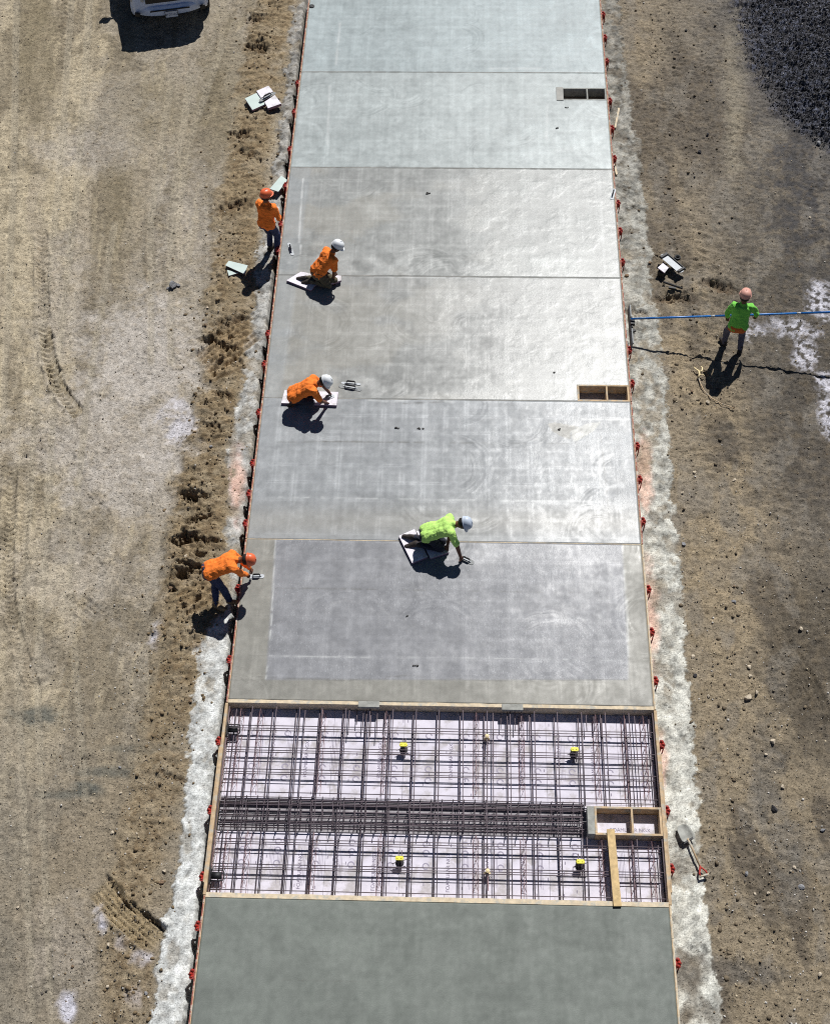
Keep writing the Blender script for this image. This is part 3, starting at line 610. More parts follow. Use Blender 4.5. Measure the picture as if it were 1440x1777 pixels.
    if k==1:
        rg+=.10+.55*sst(640,900,U2)*sst(.4,.6,a2)*sst(900,860,V2); wet+=.10+.55*sst(640,1000,U2); Ct=Ct*(1+.16*sst(600,1040,U2)[...,None])  # sheen towards the right edge is partly painted into the colour
        rgt=sst(1040,1048,U2); Ct=Ct*(1-.16*(rgt*sst(.38,.6,a3))[...,None])
        lw=np.exp(-((V2-905)/26)**2); Ct=Ct*(1-lw[...,None]*.5)+A(156,152,142)*lw[...,None]*.5
        # half worked slurry skin
        def inpoly(poly):
            m=np.zeros(U2.shape,bool); j=len(poly)-1
            for i in range(len(poly)):
                xi,yi=poly[i]; xj,yj=poly[j]; m^=((yi>V2)!=(yj>V2))&(U2<(xj-xi)*(V2-yi)/(yj-yi+1e-9)+xi); j=i
            return m
        Ct=np.where(inpoly([(950,735),(962,733),(1005,740),(990,748),(990,762),(975,758),(958,748)])[...,None],A(146,144,136),Ct)
        Ct=np.where(inpoly([(990,748),(1018,735),(1042,732),(1030,748),(1000,766),(992,762)])[...,None],A(178,178,172),Ct)
        Ct=Ct*(1+.14*(sst(716,700,V2)*sst(.45,.55,a2))[...,None])
    if k in (2,3):
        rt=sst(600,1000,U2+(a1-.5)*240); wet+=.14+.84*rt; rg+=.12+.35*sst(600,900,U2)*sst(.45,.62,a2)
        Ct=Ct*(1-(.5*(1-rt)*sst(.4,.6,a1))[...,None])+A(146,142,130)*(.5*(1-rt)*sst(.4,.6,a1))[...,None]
        Ct=Ct*(1+.26*rt[...,None])  # sun glare on the right side, painted as paler concrete
        lf=sst(528,522,U2+(V2-400)*.14) if k==3 else sst(510,500,U2+(V2-560)*.14); Ct=Ct*(1-lf[...,None]*.4)+A(150,156,160)*lf[...,None]*.4
        low=np.exp(-((V2-(462 if k==3 else 672))/22)**2)*sst(.4,.6,a2); Ct=Ct*(1+.14*low[...,None]); wet+=.2*low
    if k in (4,5):
        wet+=.2+.4*sst(560,1000,U2); Ct=Ct*(1+.12*sst(560,1040,U2)[...,None]); Ct=Ct*(1+(vn(X2*40,Y2*.8,271)-.5)[...,None]*.06+(vn(X2*.8,Y2*30,272)-.5)[...,None]*.03)  # paler right side paints a weaker glare into the colour
        for (cu,cv,r0,sgn) in ((1062,228,34,1),(1062,228,58,1),(1062,228,72,1),(1058,60,34,1),(1060,90,48,1),(1050,20,30,1),(524,236,34,-1),(520,180,22,-1),(524,250,46,-1)):
            r=np.hypot(U2-cu,(V2-cv)*1.15); s_=sst(0,10,(cu-U2)*sgn+14)
            ring=np.exp(-((r-r0+(a2-.5)*10)/4.5)**2)*s_; edge_=np.exp(-((r-r0-5+(a2-.5)*10)/1.8)**2)*s_
            Ct=Ct*(1-.10*edge_+.09*ring)[...,None]; wet+=.08*ring
        Ct=Ct*(1-.10*np.exp(-((V2-(118 if k==4 else 280))/6)**2)*sst(.45,.6,fbm(X2*2,Y2*3,281,3)))[...,None]
    Ct=lines(U2,V2,LINES,None,Ct,X2,Y2)
    eg=np.exp(-((3.62-np.abs(X2))/.03)**2); Ct=Ct*(1+.10*(eg*(a3>.45))[...,None])
    wet=np.clip(wet+arc*.40+(a4-.5)*.25+(a2-.5)*.3+(vb-.5)*.22+(hb-.5)*.10+(a3-.5)*.25,0,1)
    Z2=(a2-.5)*.004*(1 if k>=0 else .4)+(a1-.5)*.006; Z2=Z2*sst(0,.05,np.minimum(3.62-np.abs(X2),np.minimum(Y2-y0,y1-Y2)))
    # skirt down the sides
    def pad(a,f): 
        a=np.concatenate([f(a[:1]),a,f(a[-1:])],0); return np.concatenate([f(a[:,:1]),a,f(a[:,-1:])],1)
    I=lambda q:q
    Z3=pad(Z2,lambda q:q*0+FL+.02); 
    keep=None
    Xp=pad(X2,I);Yp=pad(Y2,I)
    if hx:
        cx=(Xp[:-1,:-1]+Xp[1:,1:])/2; cy=(Yp[:-1,:-1]+Yp[1:,1:])/2
        keep=~((cx>hx[0])&(cy>hx[1])&(cy<hx[3]))
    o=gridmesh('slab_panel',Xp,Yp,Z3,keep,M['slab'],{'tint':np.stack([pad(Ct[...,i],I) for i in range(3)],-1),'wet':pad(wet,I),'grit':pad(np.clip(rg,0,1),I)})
    tag(o,PN[k+1],'concrete slab',group='cast concrete panels of the strip')
#@@FORMS
# ------------------------------------------------------------ base under the bay, foam, forms
b=MB(); b.box((0,-.83,FL-.09),(7.24,1.62,.07)); b.box((0,-2.78,FL-.09),(7.24,1.14,.07)); b.box((0,-1.925,FL-.18),(7.24,.6,.05))
b.box((0,-1.655,FL-.10),(7.24,.03,.10)); b.box((0,-2.19,FL-.10),(7.24,.03,.10))
o=b.build('trench_base',M['dkconc']); o['kind']='structure'
def dim(s): return s
for k in range(-1,6):
    if k==-1: y0,y1=-2*D,-D
    else: y0,y1=k*D,(k+1)*D
    nm=['bottom greenish slab panel','inset-lined panel above the bay','second panel above the bay','third panel above the bay','fourth panel above the bay','fifth panel above the bay','topmost panel'][k+1]
    for s,side in ((-1,'left'),(1,'right')):
        t=thing('form_board','long wooden form board along the %s side of the %s'%(side,nm),'form board',(s*3.64,(y0+y1)/2,0),0,'form boards along the slab edges')
        L=y1-y0-.012; b=MB(); b.box((0,0,-.14),(.034,L,.285)); b.build('board',M['wood'],t,.002)
        b=MB(); yy=-L/2
        while yy<L/2-.05:                    # ragged painted / slurried top edge
            l=min(random.uniform(.25,.8),L/2-yy); b.box((s*.004+random.uniform(-.003,.003),yy+l/2,.0065),(.020,l-.01,.005)); yy+=l
        b.build('top_edge',M['woodred'] if k>=1 or s<0 else M['header'],t)
# bay side forms (two boards thick, clean lumber)
for s,side in ((-1,'left'),(1,'right')):
    t=thing('form_board','bare tan lumber form board closing the %s side of the open rebar bay'%side,'form board',(s*3.645,-D/2,0),0,'form boards along the slab edges')
    b=MB(); b.box((-s*.0,0,-.14),(.05,D-.012,.285)); b.build('board',M['wood'],t,.003)
    b=MB(); b.box((s*.036,-.3,-.10),(.02,D*.7,.2)); b.build('outer_batten',M['wood'],t,.002)
def header(y,th,m,label,x0=-3.62,x1=3.62,z=.004):
    b=MB(); n=40; xs=np.linspace(x0,x1,n); ra=random.Random(int(y*100)+5)
    top=[(x,y+th/2+ra.uniform(-.006,.006)*min(1,th/.05)) for x in xs]; bot=[(x,y-th/2+ra.uniform(-.002,.002)) for x in xs[::-1]]
    b.prism(bot[::-1]+top[::-1],FL-.05,z); o=b.build('header_board',m,None); return tag(o,label,'form board',group='cross boards between the panels')
header(.032,.062,M['header'],'pale slurry-splashed cross board along the upper edge of the open rebar bay',-3.62,3.62,.006)
header(-D,.075,M['header'],'pale slurry-splashed cross board along the lower edge of the open rebar bay',-3.62,3.62,.006)
for k,l in ((1,'first'),(2,'second'),(3,'third'),(4,'fourth'),(5,'fifth')):
    x1=holexy(k)[0] if False else 3.62
    header(k*D,.013,M['header'] if k==1 else M['jointw'],'thin cross board in the %s joint above the open bay%s'%(l,', smeared pale' if k==1 else ''),-3.62,x1,.0035)
for u,v,w_,l in ((640,1222,.36,'left'),(889,1227,.36,'right')):
    p=P(u,v,0); b=MB(); b.box((0,0,0),(w_,.11,.012)); b.box((0,-.05,-.03),(w_,.012,.05)); o=b.build('joint_plate',M['concrete'],None,.003,loc=(p.x,p.y-.01,.014)); tag(o,'%s one of two grey plates lying on the upper cross board of the bay'%l,'plate',group='grey plates on the cross board')
# foam boards
def text_mesh(s,size):
    c=bpy.data.curves.new('t','FONT'); c.body=s; c.size=size; c.align_x='CENTER'; c.align_y='CENTER'; c.extrude=.0005
    o=bpy.data.objects.new('t',c); COL.objects.link(o); dg=bpy.context.evaluated_depsgraph_get(); me=bpy.data.meshes.new_from_object(o.evaluated_get(dg)); bpy.data.objects.remove(o); return me
TX=text_mesh('FOAMULAR NGX',.085); TX.materials.clear(); TX.materials.append(M['ink'])
def put_text(par,loc,rz,me=None,name='printed_text',sc=1):
    o=bpy.data.objects.new(name,me or TX); COL.objects.link(o); o.parent=par; o.location=loc; o.rotation_euler=(0,0,rz); o.scale=(sc,sc,1); return o
b=MB(); 
def ring_mesh():
    b=MB(); n=20
    for r0,r1 in ((.038,.058),):
        o=[(r1*math.cos(2*math.pi*i/n),r1*math.sin(2*math.pi*i/n)) for i in range(n)]; q=[(r0*math.cos(2*math.pi*i/n),r0*math.sin(2*math.pi*i/n)) for i in range(n)]
        for i in range(n-3): b.add([(*o[i],0),(*o[i+1],0),(*q[i+1],0),(*q[i],0)],[(0,1,2,3)])
    return b
RB=ring_mesh()
cols=[-3.60+1.2*i for i in range(7)]
for r_,(ya,yb,rl) in enumerate(((-1.63,-.002,'upper'),(-3.315,-2.215,'lower'))):
    for i in range(6):
        x0,x1=cols[i]+.003,cols[i+1]-.003
        t=thing('foam_board','lilac foam board on the bay floor, %s from the left in the %s row'%(ORD[i+1],rl),'foam board',((x0+x1)/2,(ya+yb)/2,FL-.05),0,'foam boards on the bay floor')
        hx_=(x1-x0)/2; hy=(yb-ya)/2; b=MB(); n=3
        for j in range(2): b.box(((-1)**(j+1)*hx_/2,0,.025),(hx_-.004,hy*2,.05))
        b.build('sheet',M['foam'],t,.002)
        for xo,rz,yo in ((-.42,math.pi/2,-.12),(.18,math.pi/2,.18)):
            put_text(t,(xo+random.uniform(-.03,.03),yo*hy,.0515),rz)
        for xo in (-.15,.42):
            for q in (.55,.30,-.45) if r_==0 else (.72,.45,.05): RB.build('printed_ring',M['inkpale'],t,loc=(xo,-hy*q if r_==0 else hy*q,.0515))
        b=MB()
        for q in range(10): b.box((random.uniform(-hx_+.1,hx_-.1),random.uniform(-hy+.1,hy-.1),.0515),(.012,.05,.001))
        for q in range(3):
            xx=random.uniform(-hx_+.15,hx_-.15)
            for z_ in range(4): b.box((xx+z_*.022,random.uniform(-.1,.1),.0513),(.004,hy*.9,.001))
        b.build('printed_marks',M['ink'],t)
        if i==5 and r_==1: put_text(t,(-.05,-.50,.0516),0); put_text(t,(-.30,.0,.0516),0,sc=.5)
# rebar
def rbar(par,a,b_,r,name,m='rebar'):
    b=MB(); b.cyl(a,b_,r,r,7); return b.build(name,M[m],par,0,True)
XB=[i*.4-3.6 for i in range(19)]
YR=[P(760,v,-.06).y for v in (1266,1304,1342,1382)]+[P(760,v,-.06).y for v in (1464,1508,1553)]
bx0=P(1020,1425,-.06).x-.03; BT=P(1157,1402,0).y+.02; BB=P(1033,1449,0).y-.02
for z0,lb_,dx,dy in ((-.055,'upper',0,0),(-.150,'lower',-.055,-.045)):
    t=thing('rebar_mat','%s layer of the tied steel bar grid spanning the open bay'%lb_,'rebar grid',(0,-D/2,z0),0,'rebar layers in the bay')
    for x in XB:
        if x+dx>bx0-.02: 
            rbar(t,(x+dx,D/2-.03,0),(x+dx,D/2+BT,0),.0095,'long_bar'); rbar(t,(x+dx,D/2+BB,0),(x+dx,-D/2+.06,0),.0082,'long_bar')
        else: rbar(t,(x+dx+random.uniform(-.012,.012),D/2-.03,0),(x+dx+random.uniform(-.012,.012),-D/2+.06,0),.0082,'long_bar')
    for yi,y in enumerate(YR):
        y=y+dy+D/2; rbar(t,(-3.58,y,.017),(3.58,y+random.uniform(-.01,.01),.017),.0078,'cross_bar')
        if lb_=='upper' and yi in (0,1,2,4,5): rbar(t,(-3.56,y-.05,.017),(3.56,y-.05+random.uniform(-.01,.01),.017),.0072,'cross_bar')
# extra doubled long bars
for XI,x in enumerate((-3.48,-2.3,-1.25,.9,3.3)):
    y1=BT if x>bx0-.02 else -D+.07
    t=MB(); t.cyl((x,-.05,-.10),(x+.01,y1,-.10),.008,.008,7); o=t.build('extra_bar',M['rebar'],None,0,True); tag(o,'extra long steel bar between the bay grid bars, %s of the five from the left'%ORD[XI+1],'steel bar',group='extra bars in the bay')
# dowel clusters at the header plates
for cu,l in ((640,'left'),(889,'right'),(1050,'far right')):
    for i,dxx in enumerate((-.33,-.2,-.09,.04,.15,.28)):
        if cu==1050 and i>2: continue
        p=P(cu,1232,-.09); b=MB(); L=random.uniform(.28,.5); b.cyl((0,0,0),(0,-L,0),.008,.008,7)
        o=b.build('dowel',M['rebar'],None,0,True,loc=(p.x+dxx,-.02-random.uniform(0,.05),-.09-.03*(i%2))); tag(o,'short steel dowel, %s from the left in the %s cluster at the upper board'%(ORD[i+1],l),'dowel',group='dowels in the upper cross board')
# beam cage in the trench
t=thing('beam_cage','dense steel bar cage with stirrups running across the middle of the open bay','rebar cage',(0,-1.925,-.2))
xe=bx0-.04
for z_,ys_ in ((.15,(-.20,-.10,.0,.11,.20)),(.02,(-.20,.20,.06)),(-.07,(-.19,-.09,.02,.19))):
    for yy in ys_: rbar(t,(-3.56,yy+random.uniform(-.01,.01),z_),(xe,yy+random.uniform(-.01,.01),z_),.010,'long_bar')
i=0; x=-3.5
while x<xe:
    b=MB(); a=.225; b.tube([(x,a,-.09),(x,a,.165),(x+.01,-a,.165),(x,-a,-.09),(x,a,-.09)],.0065,6)
    b.tube([(x,-a+.02,.10),(x+.012,-a-.015,.235),(x+.02,-a-.035,.25)],.0075,6); b.tube([(x,a-.02,.10),(x+.01,a+.01,.225)],.0075,6)
    b.build('stirrup',M['rebar'],t,0,True); x+=.178
# lattice supports
for i,u in enumerate((392,412,446,556,668,826,905,1035,1085,1118)):
    x=P(u,1300,-.15).x; t=thing('lattice_support','rusty zigzag wire lattice on the bay foam, %s from the left'%ORD[i+1],'wire support',(x,-D/2,FL),0,'zigzag wire supports in the bay')
    for (ya,yb) in ((D/2-.06,D/2-1.57),(D/2+min(BB,-2.23),-D/2+.08)):
        b=MB()
        for xo,z_ in ((-.045,.012),(.045,.012),(0,.135)): b.cyl((xo,ya,z_),(xo,yb,z_),.004,.004,5)
        b.build('runner',M['wire'],t)
        b=MB(); n=int((ya-yb)/.10)
        for s in (-1,1): b.tube([(s*.045 if q%2 else 0,ya-q*.10,.012 if q%2 else .135) for q in range(n)],.0038,5)
        b.build('zigzag_wire',M['wire'],t)
b=MB(); b.box(((bx0+3.6)/2,(-1.634+BT-.03)/2,FL-.026),(3.6-bx0,abs(BT-.03+1.634),.05)); o=b.build('foam_strip',M['foam'],None,.002); tag(o,'narrow foam strip on the bay floor just above the bare block-out box','foam strip')
# yellow lifting anchors
for i,(u,v,l) in enumerate(((700,1293,'upper left'),(997,1301,'upper right'),(693,1490,'lower left'),(1007,1496,'lower right'))):
    p=P(u,v,-.02); t=thing('lifting_anchor','yellow-capped lifting anchor among the bars, %s of the four in the bay'%l,'lifting anchor',(p.x,p.y,FL),0,'yellow-capped lifting anchors in the bay')
    b=MB(); b.box((0,0,.205),(.115,.07,.028)); b.cyl((-.03,0,.219),(-.03,0,.228),.012,.012,10); b.cyl((.03,0,.219),(.03,0,.228),.012,.012,10); b.box((-.062,0,.2),(.012,.03,.02)); b.box((.062,0,.2),(.012,.03,.02)); b.build('cap',M['yellow'],t,.004)
    b=MB(); b.cyl((0,0,.02),(0,0,.19),.024,.03,10); b.lathe((0,0,0),[(.07,0),(.07,.012),(.03,.03)],12); b.box((0,.04,.12),(.02,.05,.05)); b.build('anchor_foot',M['black'],t)
    b=MB(); b.tube([(-.02,.17,.10),(-.02,-.02,.10),(-.015,-.17,.04)],.008,6); b.tube([(.03,.17,.10),(.03,-.02,.10),(.03,-.16,.04)],.008,6); b.cyl((-.35,-.12,.09),(.12,-.12,.09),.008,.008,6); b.cyl((-.12,-.06,.11),(.12,.02,.11),.007,.007,6); b.build('hairpin_bars',M['rebar'],t,0,True)
for u,v,l in ((845,1278,'upper'),(846,1512,'lower')):
    p=P(u,v,-.05); t=thing('tied_insert','rusty insert tied with wire in the centre of the bay, %s of the two'%l,'insert',(p.x,p.y,FL),0,'rusty inserts in the bay')
    b=MB(); b.cyl((0,0,0),(0,0,.19),.022,.022,10); b.lathe((0,0,.17),[(.035,0),(.035,.018),(.012,.03)],10); b.box((0,0,.07),(.1,.025,.02)); b.build('sleeve',M['cream'],t)
    b=MB(); 
    for q in range(5): a=q*1.26; b.tube([(0,0,.15),(.05*math.cos(a),.05*math.sin(a),.14),(.09*math.cos(a+.3),.09*math.sin(a+.3),.09)],.004,5)
    b.tube([(0,.04,.12),(.01,-.30,.11)],.008,6); b.build('tie_wires',M['wire'],t)
for u,v,l in ((402,1266,'upper'),(368,1520,'lower')):
    p=P(u,v,-.05); t=thing('embed_plate','black steel embed plate with looped bar against the left form, %s of the two'%l,'embed plate',(-3.60,p.y,-.08),0,'black embed plates at the left form')
    b=MB(); b.box((.004,0,0),(.012,.26,.13)); b.build('plate',M['black'],t,.002)
    b=MB(); b.tube([(.01,.09,.03),(.2,.09,.03),(.22,.06,.03),(.22,-.04,.0),(.2,-.07,0),(.01,-.07,0)],.010,7); b.box((.10,.01,.01),(.16,.11,.02),0,.2); b.build('loop_bar',M['black'],t,0,True)
# block-outs
def blockout(x0,y0,x1,y1,label,grey=True,div=.56,m='wood'):
    t=thing('blockout_box',label,'block-out box',((x0+x1)/2,(y0+y1)/2,FL),0,'wooden block-out boxes'); w2=(x1-x0)/2; h2=(y1-y0)/2; H=-FL+.004; th=.036
    for nm_,c,d in (('side_board',(0,h2-th/2,H/2),(2*w2,th,H)),('side_board',(0,-h2+th/2,H/2),(2*w2,th,H)),('end_board',(-w2+th/2,0,H/2),(th,2*h2-2*th-.002,H+.002)),('end_board',(w2-th/2,0,H/2),(th,2*h2-2*th-.002,H+.002)),('divider',(-w2+2*w2*div,0,H/2),(th*.9,2*h2-2*th-.002,H-.004))):
        b=MB(); b.box(c,d); b.build(nm_,M[m],t,.002)
    return t,w2,h2,H
a=P(1033,1449,0); b_=P(1157,1402,0)
t,w2,h2,H=blockout(a.x,a.y,3.615,b_.y,'bare lumber block-out box with one divider in the open rebar bay')
b=MB(); b.box((0,0,.0),(2*w2-.08,2*h2-.08,.05)); b.build('floor_foam',M['foam'],t,loc=(0,0,-.03)); put_text(t,(.05,-h2+.175,-.0035),0)
b=MB(); b.box((-w2-.06,0,H/2+.01),(.115,2*h2-.01,H)); b.build('foam_filler',M['concrete'],t,.006)
a=P(1057,1440,.02); b_=P(1069,1574,.02)
pl=MB(); L=(a-b_).length; pl.box((0,0,0),(.125,L,.038)); o=pl.build('plank',M['woodclean'],None,.003,loc=((a.x+b_.x)/2+.02,(a.y+b_.y)/2,.026)); o.rotation_euler=(0,0,-math.atan2(b_.x-a.x,-(b_.y-a.y))*-1); tag(o,'pale lumber plank laid from the block-out box to the lower cross board','plank')
for k,l in ((2,'bare wooden block-out box at the right slab edge below the blue pole'),(4,'slurry-stained block-out box near the top right of the slab strip')):
    x0,y0,x1,y1=holexy(k); t,w2,h2,H=blockout(x0+.004,y0+.004,x1-.004,y1-.004,l,div=.57,m='wood' if k==2 else 'concrete')
    b=MB(); b.box((0,0,-.02),(2*w2,2*h2,.03)); b.build('floor_sheet',M['rockbrown'] if k==4 else M['dkconc'],t)
    if k==2: 
        b=MB(); b.box((0,-h2+.07,.01),(2*w2-.1,.10,.03)); b.build('foam_strip',M['foam'],t)
    if k==4: b=MB(); b.box((-w2-.05,0,H+.003),(.16,2*h2+.04,.008)); b.build('end_cover',M['jointw'],t,.002)
#@@BRACKETS
def bracket():
    t=thing('form_bracket','','form bracket')
    b=MB(); b.box((.012,0,-.12),(.02,.13,.24)); b.box((.04,-.0,-.02),(.07,.12,.02)); b.box((.03,.065,.0),(.05,.03,.03)); b.build('bracket_plate',M['red'],t,.003)
    b=MB(); b.loft([[(.02,-.008,-.02),(.095,-.008,-.02),(.03,-.008,-.22),(.02,-.008,-.22)],[(.02,.008,-.02),(.095,.008,-.02),(.03,.008,-.22),(.02,.008,-.22)]]); b.build('gusset',M['red'],t)
    for y,x in ((.05,.035),(.0,.055),(-.05,.035)):
        b=MB(); b.lathe((x,y,.0),[(.030,-.02),(.034,-.01),(.032,.006),(.016,.014),(.014,.026),(.004,.03)],10); b.build('clamp_nut',M['red'],t,0,True)
    b=MB(); b.cyl((.07,-.02,-.32),(.07,-.02,.0),.012,.012,8); b.build('stake',M['red'],t,0,True)
    return t
proto=bracket(); first=True
RBX=[(1182,1670),(1167,1506),(1159,1405),(1148,1291),(1138,1180),(1132,1095),(1125,1021),(1116,903),(1109,830),(1105,772),(1097,663),(1091,605),(1083,452),(1078,398),(1074,350),(1067,272),(1064,220),(1062,172),(1057,103),(1055,62),(1053,22)]
LBX=[(325,1690),(333,1606),(347,1520),(362,1404),(380,1284),(397,1142),(405,1018),(425,905),(432,853),(437,800),(449,712),(458,628),(463,575),(480,430),(487,385),(492,318),(500,255),(508,190),(513,140)]
for lst,s,sd_ in ((RBX,1,'right'),(LBX,-1,'left')):
    for i,(u,v) in enumerate(lst):
        o=proto if first else copy_tree(proto); first=False
        y=P(720+s*400,v,0).y; o.location=(s*3.662,y,-.02); o.rotation_euler=(0,0,0 if s>0 else math.pi)
        if 0.0>y>-D: o.location.x+=s*.02
        o['label']='red form bracket on the %s edge of the strip, %s from the bottom'%(sd_,ORD[i+1]); o['group']='red brackets along the form boards'
#@@PEOPLE
# ------------------------------------------------------------ people
def remesh(mb,name,m,parent,vox,wr=0,wsc=9,seed=0,sm=4):
    me=bpy.data.meshes.new(name); me.from_pydata(mb.v,[],mb.f); me.update()
    bm=bmesh.new(); bm.from_mesh(me); bmesh.ops.triangulate(bm,faces=bm.faces); bmesh.ops.recalc_face_normals(bm,faces=bm.faces); bm.to_mesh(me); bm.free()
    o=bpy.data.objects.new(name,me); COL.objects.link(o)
    r=o.modifiers.new('r','REMESH'); r.mode='VOXEL'; r.voxel_size=vox; r.use_smooth_shade=True
    s=o.modifiers.new('s','SMOOTH'); s.iterations=sm; s.factor=.5
    dg=bpy.context.evaluated_depsgraph_get(); nm=bpy.data.meshes.new_from_object(o.evaluated_get(dg)); bpy.data.objects.remove(o)
    if wr:
        n=len(nm.vertices); c=np.zeros(n*3,np.float32); nm.vertices.foreach_get('co',c); c=c.reshape(-1,3); nn=np.zeros(n*3,np.float32); nm.vertices.foreach_get('normal',nn); nn=nn.reshape(-1,3)
        f=ridge(c[:,0]*wsc+c[:,2]*wsc*.5,c[:,1]*wsc*.8+c[:,2]*wsc*.7,seed,2)+.5*ridge(c[:,0]*wsc*2-c[:,1]*wsc,c[:,2]*wsc*2.2,seed+5,2)
        c+=nn*((f-1.05)*wr)[:,None]; nm.vertices.foreach_set('co',c.astype(np.float32).ravel())
    nm.materials.clear(); nm.materials.append(m); nm.name=name
    nm.polygons.foreach_set('use_smooth',[True]*len(nm.polygons))
    o=bpy.data.objects.new(name,nm); COL.objects.link(o); o.parent=parent; return o
def ik(a,b,l1,l2,hint):
    d=b-a; L=min(d.length,(l1+l2)*.995); dn=d.normalized(); b=a+dn*L
    x=(l1*l1-l2*l2+L*L)/(2*L); h=math.sqrt(max(l1*l1-x*x,0)); q=Vector(hint); q=(q-dn*q.dot(dn)).normalized()
    return a+dn*x+q*h,b
def person(label,base,pel,neck,right,hd,face,wrR,wrL,anR,anL,shirt,sleeve,trouser,hat,boot='boot',ehR=(0,0,-1),ehL=(0,0,-1),khR=(1,0,.3),khL=(1,0,.3),kneeR=None,kneeL=None,toeR=(1,0,0),toeL=(1,0,0),palmR=(0,0,-1),palmL=(0,0,-1),hatbrim=None,glove=None,extra=None,hem=None,seed=0):
    B=Vector(base); v=lambda q:Vector(q)-B
    t=thing('person',label,'person',B); pel,neck,wrR,wrL,anR,anL=map(v,(pel,neck,wrR,wrL,anR,anL))
    up=(neck-pel).normalized(); neck=pel+up*.50; rt=Vector(right); rt=(rt-up*rt.dot(up)).normalized(); fw=up.cross(rt)
    shR=neck-up*.055+rt*.165+fw*.03; shL=neck-up*.055-rt*.165+fw*.03; hpR=pel-up*.02+rt*.09; hpL=pel-up*.02-rt*.09
    hdv=Vector(hd).normalized(); fc=Vector(face); fc=(fc-hdv*fc.dot(hdv)).normalized(); hr=fc.cross(hdv).normalized(); head=neck+hdv*.19
    elR,wrR=ik(shR,wrR,.30,.26,ehR); elL,wrL=ik(shL,wrL,.30,.26,ehL)
    if kneeR is None: knR,anR=ik(hpR,anR,.43,.42,khR)
    else: knR=v(kneeR)
    if kneeL is None: knL,anL=ik(hpL,anL,.43,.42,khL)
    else: knL=v(kneeL)
    b=MB()
    for s in (-1,1):
        b.caps(pel+rt*.07*s,pel+up*.2+rt*.06*s,.098,.085); b.caps(pel+up*.2+rt*.06*s,neck-up*.12+rt*.08*s,.085,.095)
        b.caps(neck-up*.09+rt*.03*s,neck-up*.06+rt*.165*s,.07,.062)
    b.caps(pel+up*.05,neck-up*.1,.095,.1); b.caps(neck-up*.06,neck+hdv*.09,.062,.056)
    b.caps(head-hdv*.01-fc*.015,head+hdv*.035-fc*.01,.085,.088); b.caps(head-hdv*.02+fc*.02,head-hdv*.085+fc*.05,.066,.034); b.caps(head+hdv*.03+fc*.03,head+fc*.03,.068,.066)
    b.caps(head+fc*.088+hdv*.005,head+fc*.108-hdv*.03,.010,.015); b.caps(head+fc*.083-hdv*.062-hr*.015,head+fc*.083-hdv*.062+hr*.015,.010,.010)
    for s in (-1,1):
        b.caps(head+hr*.088*s+hdv*.012,head+hr*.090*s-hdv*.028,.017,.012); b.caps(head+fc*.08+hr*.02*s+hdv*.022,head+fc*.075+hr*.045*s+hdv*.02,.012,.010)
    for sh,el,wr,pn,s in ((shR,elR,wrR,palmR,1),(shL,elL,wrL,palmL,-1)):
        b.caps(sh,el,.054,.042); b.caps(el,wr,.043,.028)
        d=(wr-el).normalized(); pn=Vector(pn); pn=(pn-d*pn.dot(d)).normalized(); sd2=d.cross(pn)*s
        for i,(o_,l1,l2) in enumerate(((.030,.040,.034),(.011,.045,.038),(-.010,.042,.034),(-.029,.032,.026))):
            k0=wr+sd2*o_*.55+d*.01; k1=wr+sd2*o_+d*.085; b.caps(k0,k1,.017,.0125,10,4)
            m1=k1+(d*.75+pn*.65).normalized()*l1; m2=m1+(d*.05+pn).normalized()*l2
            b.caps(k1,m1,.0105,.0095,8,3); b.caps(m1,m2,.0095,.008,8,3)
        k1=wr+sd2*.036+d*.035+pn*.01; k2=k1+(sd2*.5+d*.7+pn*.5).normalized()*.036; k3=k2+(d*.5+pn*.9-sd2*.1).normalized()*.028
        b.caps(wr+sd2*.015+d*.015,k1,.016,.013,8,3); b.caps(k1,k2,.012,.0105,8,3); b.caps(k2,k3,.0105,.009,8,3)
    for hp,kn,an,toe in ((hpR,knR,anR,toeR),(hpL,knL,anL,toeL)):
        b.caps(hp,kn,.088,.058); b.caps(kn,an,.056,.038); tv=Vector(toe).normalized(); b.caps(an+tv*.0-Vector((0,0,.02)),an+tv*.15-Vector((0,0,.03)),.036,.03)
    remesh(b,'body',M['skin'],t,.006,0,sm=2)
    # shirt
    b=MB(); e=.018
    for s in (-1,1):
        b.caps(pel+rt*.07*s-up*.03,pel+up*.2+rt*.06*s,.116+e,.098+e); b.caps(pel+up*.2+rt*.06*s,neck-up*.12+rt*.08*s,.098+e,.106+e)
        b.caps(neck-up*.085+rt*.03*s,neck-up*.06+rt*.165*s,.072+e,.064+e)
    b.caps(pel+up*.0,neck-up*.1,.116+e,.108+e); b.caps(neck-up*.05,neck+hdv*.015,.064+e,.058+e)
    for sh,el,wr in ((shR,elR,wrR),(shL,elL,wrL)):
        if sleeve=='long': b.caps(sh,el,.056+e,.045+e); b.caps(el,el+(wr-el)*.90,.046+e,.032+e*.8)
        else: b.caps(sh,sh+(el-sh)*.72,.058+e,.050+e*1.3)
    remesh(b,'shirt',M[shirt],t,.009,.026,7.5,seed,4)
    b=MB()
    for s in (-1,1): b.caps(pel+rt*.07*s-up*.01,pel+rt*.07*s-up*.06,.112,.116)
    b.caps(pel-up*.01,pel-up*.05,.112,.112)
    for hp,kn,an in ((hpR,knR,anR),(hpL,knL,anL)): b.caps(hp,kn,.098,.073); b.caps(kn,an+(kn-an)*.06,.073,.056)
    remesh(b,'trousers',M[trouser],t,.010,.026,9,seed+3,3)
